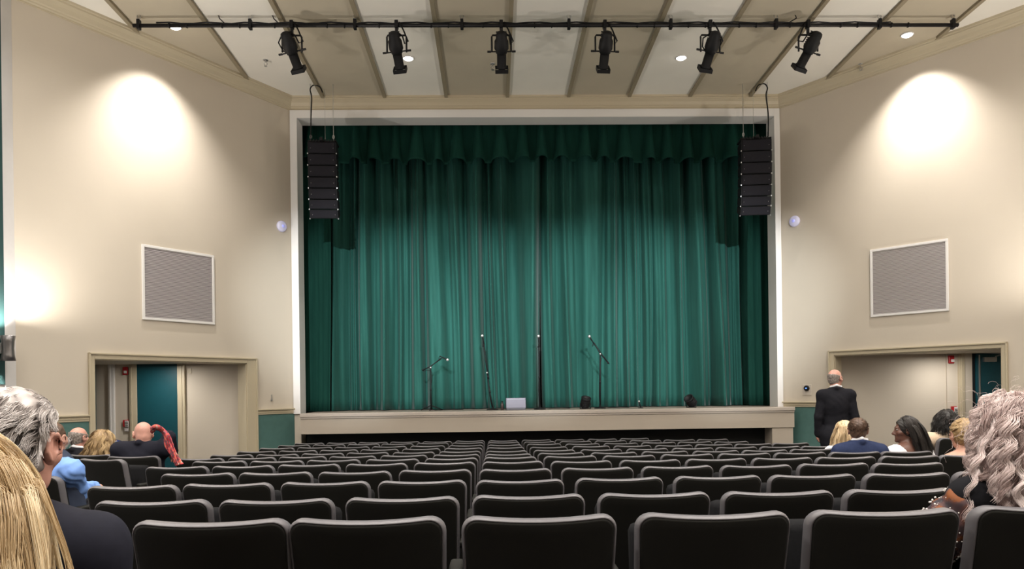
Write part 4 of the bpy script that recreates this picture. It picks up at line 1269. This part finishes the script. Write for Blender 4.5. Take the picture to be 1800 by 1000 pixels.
    # clothes
    if not strapless:
        t = Field(); torso(t)
        for nm in ('l', 'r'):
            sh, el, ha = J[nm]
            if sleeves:
                t.cone(sh, el, .056 * (.6 + .4 * fat), .048, .03); t.cone(el, ha - (ha - el).normalized() * .02, .047, .036, .02)
            else: t.cone(sh, sh.lerp(el, .15), .056, .054, .03)
        if top_name == 'jacket':
            # collar roll round the back of the neck, skirt of the jacket
            for q in (-1, 1):
                a = N + fx((0, -.066, .036)); b = N + fx((q * .068, -.01, .016)); c_ = N + fx((q * .05, .075, -.10))
                t.cone(a, b, .017, .017, .012); t.cone(b, c_, .017, .013, .012)
            t.cone(tp(.02, -.07), tp(.02, .07), .13 * fat, .13 * fat, .04)
            if not seated: t.cone(tp(-.17, -.06), tp(-.17, .06), .125 * fat, .125 * fat, .05)
        nk = Field()
        t.cone(N + fx((0, .02, .0)), N + fx((0, .03, .2)), .060, .066, .01, 's')
        if bare: t.ell(N + fx((0, .0, .02)), (.14, .13, .13), None, .01, 's')
        to = link(top_name, t.mesh(top_name, h, wrinkle=wr, inflate=.012), top, bo)
        if collar is not None:
            c = Field()
            for q in (-1, 1):
                a = N + fx((0, -.058, .072)); b = N + fx((q * .062, -.008, .052)); c_ = N + fx((q * .02, .078, .0))
                c.cone(a, b, .017, .017, .01); c.cone(b, c_, .017, .014, .01)
                a2 = a + Vector((0, 0, -.03)); b2 = b + Vector((0, 0, -.03)); c.cone(a2, b2, .017, .017, .01); c.cone(b2, c_ + Vector((0, 0, -.03)), .017, .014, .01)
            link('collar', c.mesh('collar', h * .8), collar, bo)
            for nm in ('l', 'r'):
                sh, el, ha = J[nm]; d = (ha - el).normalized()
                c = Field(); c.cone(ha - d * .03, ha - d * .004, .035, .033, .01); link('cuff', c.mesh('cuff', h), collar, bo)
    else:
        t = Field(); torso(t)
        to = link(top_name, t.mesh(top_name, h, cuts=[(tp(.86), upn)], wrinkle=wr, inflate=.012), top, bo)
    lg = Field()
    for q in (-1, 1):
        hj, kn, an = LJ[q]
        lg.cone(hj, kn, .09 * (.6 + .4 * fat), .066, .03); lg.cone(kn, an + Vector((0, 0, .0)), .066, .052, .02)
    lg.ell(tp(.03), (.165 * fat, .125 * fat, .12), Rt, .04)
    link('trousers', lg.mesh('trousers', h * 1.1, wrinkle=(.002, 40), inflate=.006), legs, bo)
    for q in (-1, 1):
        hj, kn, an = LJ[q]; sf = Field(); toe = an + fx((0, .16, 0)); toe.z = an.z - .05
        sf.cone(an + Vector((0, 0, -.04)) - fx((0, .035, 0)), toe, .043, .036, .02); link('shoe', sf.mesh('shoe', h), black_m, bo)
    return dict(o=bo, C=C, Hd=Hd, N=N, B=B, fx=fx, hp=hp, J=J, s=z, h=h, tp=tp, HR=HR)

def cap(Q, m_, grow_=.008, cuts=((0, .045, -.02), (0, 1, -.55)), ear=.03, low=-.07, name='hair', wr=(.0018, 130), top=None, extra=None, hh=None):
    z = Q['s']; f = Field(); hp = Q['hp']; HR = Q['HR']
    f.ell(hp((0, -.014, .032)), np.array((.078 + grow_, .099 + grow_, .090 + grow_)) * z, HR, .02)
    f.ell(hp((0, -.036, -.025)), np.array((.064 + grow_ * .6, .068 + grow_ * .6, .062)) * z, HR, .02)
    if extra: extra(f)
    cu = []
    if cuts: cu.append((hp(cuts[0]), Q['Hd'] @ Vector(cuts[1])))
    cu.append((hp((0, 0, low)), Q['Hd'] @ Vector((0, .35, -1))))
    if top is not None: cu.append((hp((0, 0, top)), Q['Hd'] @ Vector((0, .25, 1))))
    if ear:
        for q in (-1, 1): f.ell(hp((q * .088, .008, -.008)), np.array((.03, ear, ear + .008)) * z, HR, .01, 's')
    me = f.mesh(name, hh or max(.0045, Q['h'] * .7), cuts=cu, wrinkle=wr)
    at = me.attributes.new('tone', 'FLOAT', 'POINT')
    co = np.empty(len(me.vertices) * 3, np.float32); me.vertices.foreach_get('co', co); co = co.reshape(-1, 3)
    v = .42 + .3 * np.sin(co[:, 0] * 260 + 3 * np.sin(co[:, 2] * 60)) * np.sin(co[:, 2] * 90 + co[:, 1] * 50)
    at.data.foreach_set('value', np.clip(v, 0, 1).astype(np.float32))
    return link(name, me, m_, Q['o'])

def hair(Q, m_, name='hair', r=.0012, **kw):
    pts, tone = grow(C=Q['C'], R=Q['Hd'], **kw)
    return link(name, strand_mesh(name, pts, r, tone), m_, Q['o'])

def back_comb(down=.6, side=0.0):
    def f(U, g): return np.stack([U[:, 0] * side, -np.ones(len(U)), -down * np.ones(len(U))], 1)
    return f
def down_comb(out=.25, back=.25):
    def f(U, g): return np.stack([np.sign(U[:, 0]) * (out + .3 * np.abs(U[:, 0])), -back + .3 * U[:, 1], -.8 * np.ones(len(U))], 1)
    return f
def radial_comb(down=.3):
    def f(U, g): return np.stack([U[:, 0], U[:, 1] - .5, U[:, 2] * .2 - down], 1)
    return f

grey_t = tone_mat('silver_grey_hair', (.15, .12, .11), (.80, .75, .73), .45, (.42, .375, .355))
greyd_t = tone_mat('grey_hair', (.10, .08, .07), (.42, .37, .33), .5)
pink_t = tone_mat('pinkish_silver_hair', (.36, .24, .22), (1.0, .90, .88), .38, (.80, .66, .63))
blonde_t = tone_mat('blonde_hair', (.42, .28, .14), (1.0, .88, .66), .38, (.80, .62, .38))
dblonde_t = tone_mat('dark_blonde_hair', (.14, .08, .035), (.60, .43, .22), .45, (.34, .22, .10))
dark_t = tone_mat('near_black_hair', (.005, .004, .0035), (.022, .016, .013), .5)
brown_t = tone_mat('short_brown_hair', (.05, .028, .018), (.16, .09, .055), .5)

# --- large grey-haired man in the dark suit
Q = person('grey-haired man in dark suit seen from behind, ear showing, large at the picture\'s lower corner', *WHO['grey'], hyaw=math.radians(3), hpitch=.02, h=.0046, skin=skinr_m, collar=None, top=midn_m, shw=1.04, fat=1.05, wr=(.0032, 21))
cap(Q, grey_t, .010, ear=.036, low=-.085, hh=.005, wr=(.0028, 90), cuts=((0, .012, -.01), (0, 1, -.42)))
hair(Q, grey_t, n=5200, rad=(.083, .105, .094), length=.085, comb=back_comb(.40, .3), stiff=.6, wave=.0035, wlen=.10, clump=260, lift=.006, off=.010, steps=12, seed=2, zmin=-.45, r=.0008, ends=.0015, jit=.13, tight=.35, earfree=True)
hair(Q, grey_t, n=900, rad=(.08, .102, .09), length=.05, comb=back_comb(1.2, .1), stiff=.5, wave=.002, wlen=.06, clump=60, lift=.005, off=.004, steps=8, seed=3, zmin=-.75, top=-.1, r=.0008, jit=.12, tight=.3, earfree=True)
# --- pink-silver curly woman
Q = person('woman with big curly pinkish silver hair and black top with sheer pearl-studded sleeve', *WHO['curly'], hyaw=0, h=.006, top=blackc_m, top_name='blouse', shw=1.12, fat=1.15, shrug=.015, legs=blackc_m, sleeves=False, wr=(.002, 40), arms={'l': (P(1636, 962, 2.62), P(1670, 1010, 2.86)), 'r': 'lap'})
CW = Q
cap(Q, pink_t, .022, ear=None, low=-.10, hh=.007)
sh = Q['N'] + Vector((0, 0, -.10))
hair(Q, pink_t, n=6500, rad=(.096, .116, .108), length=.31, comb=down_comb(.35, .35), grav=.55, stiff=.7, wave=.013, wlen=.075, clump=170, lift=.008, off=.058, steps=30, seed=5, zmin=-.5, r=.0009, ends=.003, jit=.3, tight=.72, lenvar=.35, coll=((sh, .15),))
hair(Q, pink_t, n=90, rad=(.10, .12, .115), length=.15, comb=radial_comb(.0), grav=.14, stiff=.85, wave=.009, wlen=.05, lift=.01, off=.03, steps=18, seed=6, zmin=.0, r=.0005, ends=.02)
bm = bmesh.new(); box(bm, -.012, .012, -.035, .035, -.006, .006, .004, M=Matrix.Translation(Q['hp']((.03, -.115, .125))) @ Matrix.Rotation(.5, 4, 'X')); obj('hair_clip', bm, black_m, Q['o'])
sheer = mat('sheer_printed_sleeve', (.10, .075, .075), .5, alpha=.7, spec=.2)
nt = sheer.node_tree; b_ = nt.nodes['Principled BSDF']; n1 = nt.nodes.new('ShaderNodeTexNoise'); n1.inputs['Scale'].default_value = 9; cr = nt.nodes.new('ShaderNodeValToRGB')
cr.color_ramp.elements[0].position = .42; cr.color_ramp.elements[0].color = (.065, .055, .065, 1); cr.color_ramp.elements[1].position = .62; cr.color_ramp.elements[1].color = (.30, .10, .035, 1)
e_ = cr.color_ramp.elements.new(.52); e_.color = (.14, .075, .075, 1)
nt.links.new(n1.outputs[0], cr.inputs[0]); nt.links.new(cr.outputs[0], b_.inputs['Base Color'])
s_, e_, h_ = Q['J']['l']
sl = Field(); sl.cone(s_ + Vector((-.025, 0, -.012)), s_.lerp(e_, .55), .074, .092, .03); sl.cone(s_.lerp(e_, .55), e_, .094, .07, .02); sl.cone(e_, h_, .066, .045, .02)
slo = link('sheer_sleeve', sl.mesh('sheer_sleeve', .006, wrinkle=(.004, 60)), sheer, Q['o'])
bm = bmesh.new(); g_ = np.random.default_rng(3)
ax_ = (e_ - s_); 
for k in range(230):
    f = g_.uniform(.0, 1.0); a = g_.uniform(0, 2 * PI); r_ = .079 + .016 * math.sin(min(max(f, 0), 1) * PI)
    d1 = ax_.orthogonal().normalized(); d2 = ax_.normalized().cross(d1)
    c = s_ + ax_ * f + (d1 * math.cos(a) + d2 * math.sin(a)) * (r_ + .003)
    bmesh.ops.create_icosphere(bm, subdivisions=1, radius=.0028 if k % 3 else .0042, matrix=Matrix.Translation(c))
tag(obj('pearl', bm, pearl_m, slo, True), kind='stuff')
# --- standing bald man
Q = person('bald man in black suit with white collar standing with his back turned beside the doorway', *WHO['standing'], hyaw=math.radians(-40), seated=False, h=.010, skin=skinr_m, collar=shirtw_m, top=suit_m, fat=1.08, shw=1.0, s=1.06, arms={'l': 'down', 'r': 'down'})
cap(Q, greyd_t, .003, ear=.03, low=-.06, top=.035, name='hair_fringe')
bm = bmesh.new()
for q in (-1, 1): bmesh.ops.create_cone(bm, segments=10, radius1=.028, radius2=.006, depth=.05, cap_ends=True, matrix=Matrix.Translation(Q['N'] + Q['fx']((q * .028, .095, -.01))) @ Matrix.Rotation(-q * PI / 2, 4, 'Y'))
obj('bow_tie', bm, black_m, Q['o'])
# --- navy suit man and blonde woman
Q = person('young man with short brown hair in navy blue suit seated beside the blonde woman', *WHO['navy'], hyaw=math.radians(-14), h=.009, collar=shirtw_m, top=navy_m, legs=navy_m, shw=1.05, neck_len=-.015)
cap(Q, brown_t, .006, ear=.034, low=-.05)
hair(Q, brown_t, n=1500, rad=(.082, .104, .096), length=.028, comb=back_comb(.2, .3), stiff=.7, lift=.005, off=.004, steps=6, seed=21, zmin=-.1, r=.0012, ends=.001)
Q = person('blonde woman in white top half hidden by the navy-suited man\'s head', *WHO['blond'], hyaw=0, h=.010, top=shirtw_m, top_name='blouse', shw=.9, fat=.9)
cap(Q, blonde_t, .012, ear=None, low=-.09)
hair(Q, blonde_t, n=1200, rad=(.088, .108, .10), length=.28, comb=down_comb(.15, .3), grav=.5, stiff=.6, wave=.004, wlen=.12, clump=40, lift=.006, off=.012, steps=12, seed=22, r=.0016)
# --- woman with long straight dark hair looking along her row
Q = person('woman with long straight dark hair in profile, white puff sleeves and bare back', *WHO['dark'], hyaw=math.radians(62), h=.008, skin=skind_m, top=shirtw_m, top_name='blouse', shw=.95, fat=.95, bare=True, legs=blackc_m)
cap(Q, dark_t, .012, ear=None, low=-.10, cuts=((0, .052, 0), (0, 1, -.35)))
sh = Q['N'] + Vector((0, 0, -.06))
hair(Q, dark_t, n=4000, rad=(.088, .108, .102), length=.28, comb=down_comb(.02, .65), grav=.55, ymax=.35, stiff=.6, wave=.003, wlen=.2, clump=50, lift=.008, off=.022, steps=14, seed=31, r=.0017, zmin=-.45, ends=.006, coll=((sh, .10),))
for q, nm in ((-1, 'l'), (1, 'r')):
    s_, e_, h_ = Q['J'][nm]
    f = Field(); f.ell(s_ + Vector((0, 0, -.01)) + Q['fx']((q * .02, 0, 0)), (.075, .08, .075)).cone(s_, s_.lerp(e_, .5), .07, .055); link('puff_sleeve', f.mesh('puff_sleeve', .008, wrinkle=(.005, 90)), shirtw_m, Q['o'])
# --- woman in beige pearl cardigan
Q = person('woman with short dark bob in beige cardigan dotted with pearls, leaning in', *WHO['beige'], hyaw=math.radians(-25), h=.009, skin=skind_m, top=beige_m, top_name='cardigan', shw=1.3, fat=1.2, shrug=.04, legs=blackc_m, arms={'l': (P(1622, 792, 7.7), P(1632, 807, 8.0))})
cap(Q, dark_t, .018, ear=None, low=-.10, cuts=((0, .06, 0), (0, 1, -.3)))
hair(Q, dark_t, n=1500, rad=(.095, .112, .11), length=.15, comb=down_comb(.25, .4), grav=.3, stiff=.6, wave=.006, wlen=.07, clump=60, lift=.006, off=.02, steps=10, seed=41, r=.0016, zmin=-.5, ends=.015)
bm = bmesh.new(); s_, e_, h_ = Q['J']['l']; g_ = np.random.default_rng(8)
for k in range(60):
    f = g_.uniform(-.1, 1); a = g_.uniform(0, 2 * PI); ax_ = e_ - s_; d1 = ax_.orthogonal().normalized(); d2 = ax_.normalized().cross(d1)
    bmesh.ops.create_icosphere(bm, subdivisions=1, radius=.008, matrix=Matrix.Translation(s_ + ax_ * f + (d1 * math.cos(a) + d2 * math.sin(a)) * (.075 - .012 * max(f, 0))))
tag(obj('pearl', bm, pearl_m, Q['o'], True), kind='stuff')
# --- woman with pinned-up blonde curls
Q = person('woman with blonde hair pinned up in curls, bare shoulders and black off-shoulder top', *WHO['pinned'], h=.009, top=blackc_m, top_name='dress', shw=.95, fat=1.0, strapless=True, s=1.1, legs=blackc_m)
cap(Q, dblonde_t, .012, ear=.026, low=-.075)
g_ = np.random.default_rng(5); PT = []; 
for k in range(34):
    u = g_.normal(size=3); u[1] = -abs(u[1]) - .35; u[2] = abs(u[2]) * .9 - .15; u /= np.linalg.norm(u)
    c = u * np.array((.108, .132, .122)) + np.array((0, 0, .02)); r_ = g_.uniform(.014, .026)
    a = np.cross(u, [0.2, .3, 1]); a /= np.linalg.norm(a); b = np.cross(u, a); tilt = g_.uniform(-.4, .4)
    for j in range(12):
        t = np.linspace(0, 2 * PI * 1.35, 16) + g_.uniform(0, .4); rr = r_ * (1 - .35 * t / t.max()) + g_.normal() * .0022
        pt = c + rr[:, None] * (np.cos(t)[:, None] * (a + tilt * u) + np.sin(t)[:, None] * b) + u * (.006 * np.sin(t * .7))[:, None] + g_.normal(size=3) * .0018
        PT.append(pt)
PT = np.array(PT) @ Q['HR'].T + np.array(Q['C'])
link('pinned_curl', strand_mesh('pinned_curl', PT, .0026, np.clip(np.repeat(g_.uniform(.15, .95, 34), 12) + g_.normal(size=408) * .1, 0, 1), .9), dblonde_t, Q['o'])
# --- light blue shirt man
Q = person('man in light blue shirt and navy waistcoat half hidden behind the big grey head', *WHO['blue'], hyaw=math.radians(10), h=.009, collar=shirtb_m, top=shirtb_m, top_name='shirt', shw=1.08, arms={'r': (P(140, 862, 5.35), P(166, 856, 5.62))}, wr=(.004, 70))
cap(Q, brown_t, .005, ear=.03, low=-.05)
f = Field(); hip_ = Q['tp'](0)
for fr, w_, d_ in ((.72, .155, .108), (.66, .15, .115), (.35, .15, .122), (.08, .168, .13)):
    f.ell(Q['tp'](fr), (w_ + .01, d_ + .018, .2), np.array(Q['B']), .04)
for q in (-1, 1): f.cone(Q['N'] + Q['fx']((q * .05, -.01, 0)), Q['N'] + Q['fx']((q * .12, -.01, -.05)), .055, .055, .03)
f.cone(Q['N'] + Q['fx']((0, .02, .0)), Q['N'] + Q['fx']((0, .02, .2)), .066, .07, .01, 's')
link('waistcoat', f.mesh('waistcoat', .01, inflate=.01), vest_m, Q['o'])
# --- man with grey ponytail
Q = person('balding man with a low grey ponytail and dark jacket, seen in part profile', *WHO['pony'], hyaw=math.radians(-12), h=.009, skin=skinr_m, collar=shirtw_m, top=suit_m)
cap(Q, greyd_t, .005, ear=.03, low=-.06, top=.05, name='hair_fringe')
pt, tn = [], []
g_ = np.random.default_rng(6)
for k in range(420):
    a = Vector(Q['hp']((g_.normal() * .012, -.115, -.01 + g_.normal() * .012))); dirs = Q['Hd'] @ Vector((-.6, -.5, -.75)).normalized()
    t = np.linspace(0, 1, 12)[:, None]; ph = g_.uniform(0, 6)
    pt.append(np.array(a) + np.array(dirs) * t * .16 + np.array([0, 0, -.05]) * t ** 2 + np.stack([np.sin(t[:, 0] * 9 + ph), np.cos(t[:, 0] * 8 + ph), np.sin(t[:, 0] * 7 + ph)], 1) * .014 * t ** .6); tn.append(g_.uniform(.3, 1))
link('ponytail', strand_mesh('ponytail', np.array(pt), .0022, np.array(tn), .6), grey_t, Q['o'])
bm = bmesh.new(); tube(bm, [Q['hp']((0.012 * math.cos(t) * 1.3, -.118, -.01 + .016 * math.sin(t))) for t in np.linspace(0, 2 * PI, 10)[:-1]], .006, 6, closed=True); obj('hair_tie', bm, black_m, Q['o'])
# --- wavy dark blonde woman
Q = person('woman with long wavy dark blonde hair, face turned towards a lit phone', *WHO['wavy'], hyaw=math.radians(-6), h=.009, top=blackc_m, top_name='blouse', shw=.95, fat=.95, sleeves=False, arms={'r': (P(208, 808, 8.0), P(214, 792, 8.2))})
cap(Q, dblonde_t, .014, ear=None, low=-.10)
sh = Q['N'] + Vector((0, 0, -.08))
hair(Q, dblonde_t, n=2200, rad=(.088, .108, .102), length=.32, comb=down_comb(.2, .4), grav=.5, stiff=.65, wave=.011, wlen=.12, clump=70, lift=.006, off=.018, steps=18, seed=51, r=.0018, zmin=-.5, ends=.01, coll=((sh, .13),))
# --- the scarf man
Q = person('bald man in dark suit sunk between the seats, arm stretched along the seat back', *WHO['scarf'], hyaw=math.radians(22), hpitch=.30, h=.009, skin=skinr_m, top=midn_m, shw=1.22, fat=1.25, s=1.04, neck_len=-.05, arms={'r': (P(297, 768, 7.35), P(305, 795, 7.5))}, shrug=.03)
# --- blonde woman closest to the camera
Q = person('woman with long straight blonde hair closest to the camera, cropped by the frame', *WHO['front'], hyaw=math.radians(8), h=.007, top=blackc_m, top_name='jacket', shw=.92)
cap(Q, blonde_t, .014, ear=None, low=-.10)
sh = Q['N'] + Vector((0, 0, -.08))
hair(Q, blonde_t, n=9000, rad=(.090, .110, .104), length=.40, comb=down_comb(-.05, .25), grav=.6, stiff=.68, wave=.005, wlen=.19, clump=160, lift=.007, off=.02, steps=18, seed=61, r=.00045, zmin=-.5, ends=.004, jit=.06, lenvar=.1)

# ---------------------------------------------------------------- scarf and phone
def ribbon(name, path, width, material, label, cat, fold=.012, thick=.010, seed=1):
    pts = smooth_path([p for p, _ in path], 8); sides = []
    for i in range(len(pts)):
        k = min(i / 8, len(path) - 1.001); a, b = path[int(k)][1], path[min(int(k) + 1, len(path) - 1)][1]; sides.append(Vector(a).lerp(Vector(b), k - int(k)))
    nw = 13; V = np.zeros((len(pts), nw, 3))
    for i, p in enumerate(pts):
        t = (pts[min(i + 1, len(pts) - 1)] - pts[max(i - 1, 0)]).normalized(); n_ = t.cross(sides[i]).normalized()
        for j in range(nw):
            f = j / (nw - 1) - .5; wv = width * (1 + .25 * math.sin(i * .23 + seed))
            V[i, j] = p + sides[i] * f * wv + n_ * (fold * math.sin(j * 1.9 + i * .12) + .018 * (1 - (2 * f) ** 2))
    o = link(name, grid_mesh(name, V), material, None, True)
    so = o.modifiers.new('solid', 'SOLIDIFY'); so.thickness = thick
    return tag(o, label, cat)
scarf_m = mat('red_pink_scarf', (.55, .05, .08), .85)
nt = scarf_m.node_tree; b_ = nt.nodes['Principled BSDF']
n1 = nt.nodes.new('ShaderNodeTexNoise'); n1.inputs['Scale'].default_value = 26; n1.inputs['Detail'].default_value = 4; cr = nt.nodes.new('ShaderNodeValToRGB')
cr.color_ramp.interpolation = 'CONSTANT'
cr.color_ramp.elements[0].color = (.30, .015, .03, 1); cr.color_ramp.elements[1].position = .62; cr.color_ramp.elements[1].color = (.62, .36, .34, 1)
for ps, c in ((.46, (.62, .07, .10)), (.54, (.70, .16, .10)), (.40, (.13, .10, .11))): e_ = cr.color_ramp.elements.new(ps); e_.color = (*c, 1)
tc = nt.nodes.new('ShaderNodeTexCoord'); nt.links.new(tc.outputs['Object'], n1.inputs[0]); nt.links.new(n1.outputs[0], cr.inputs[0]); nt.links.new(cr.outputs[0], b_.inputs['Base Color'])
sv = (.6, -.8, .0)
Yq = 7.1
ribbon('scarf', [(P(266, 756, 7.2), (.3, -.9, .3)), (P(276, 750, Yq), (.3, -.9, .3)), (P(288, 755, Yq), sv), (P(295, 765, Yq), (.7, -.7, 0)), (P(299, 782, Yq), (.9, -.3, .2)), (P(308, 800, Yq), (.9, -.3, .2)), (P(316, 817, Yq), (.9, -.2, .2))], .085, scarf_m, 'red and pink patterned scarf trailing over the bald man\'s outstretched arm', 'scarf')
pp = P(205, 778, 8.35)
g = empty('smartphone', pp, math.radians(-10)); tag(g, 'dark phone with glowing blue-white screen held up beside the wavy-haired woman', 'phone')
Mx = Matrix.Rotation(.25, 4, 'Y')
bm = bmesh.new(); box(bm, -.05, .05, 0, .010, -.034, .034, .004, M=Mx); obj('body', bm, black_m, g)
bm = bmesh.new(); box(bm, -.045, .045, -.002, .001, -.030, .030, M=Mx); obj('screen', bm, mat('phone_screen', (.01, .02, .08), .2, emit=(.02, .05, .25), estr=.6), g)
bm = bmesh.new()
for k in range(5): box(bm, -.035 + k * .014, -.026 + k * .014, -.004, -.002, -.012 + .004 * (k % 2), .010 + .005 * (k % 3), M=Mx)
obj('screen_picture', bm, mat('phone_glow', (.2, .4, .9), .3, emit=(.35, .6, 1), estr=2.0), g)
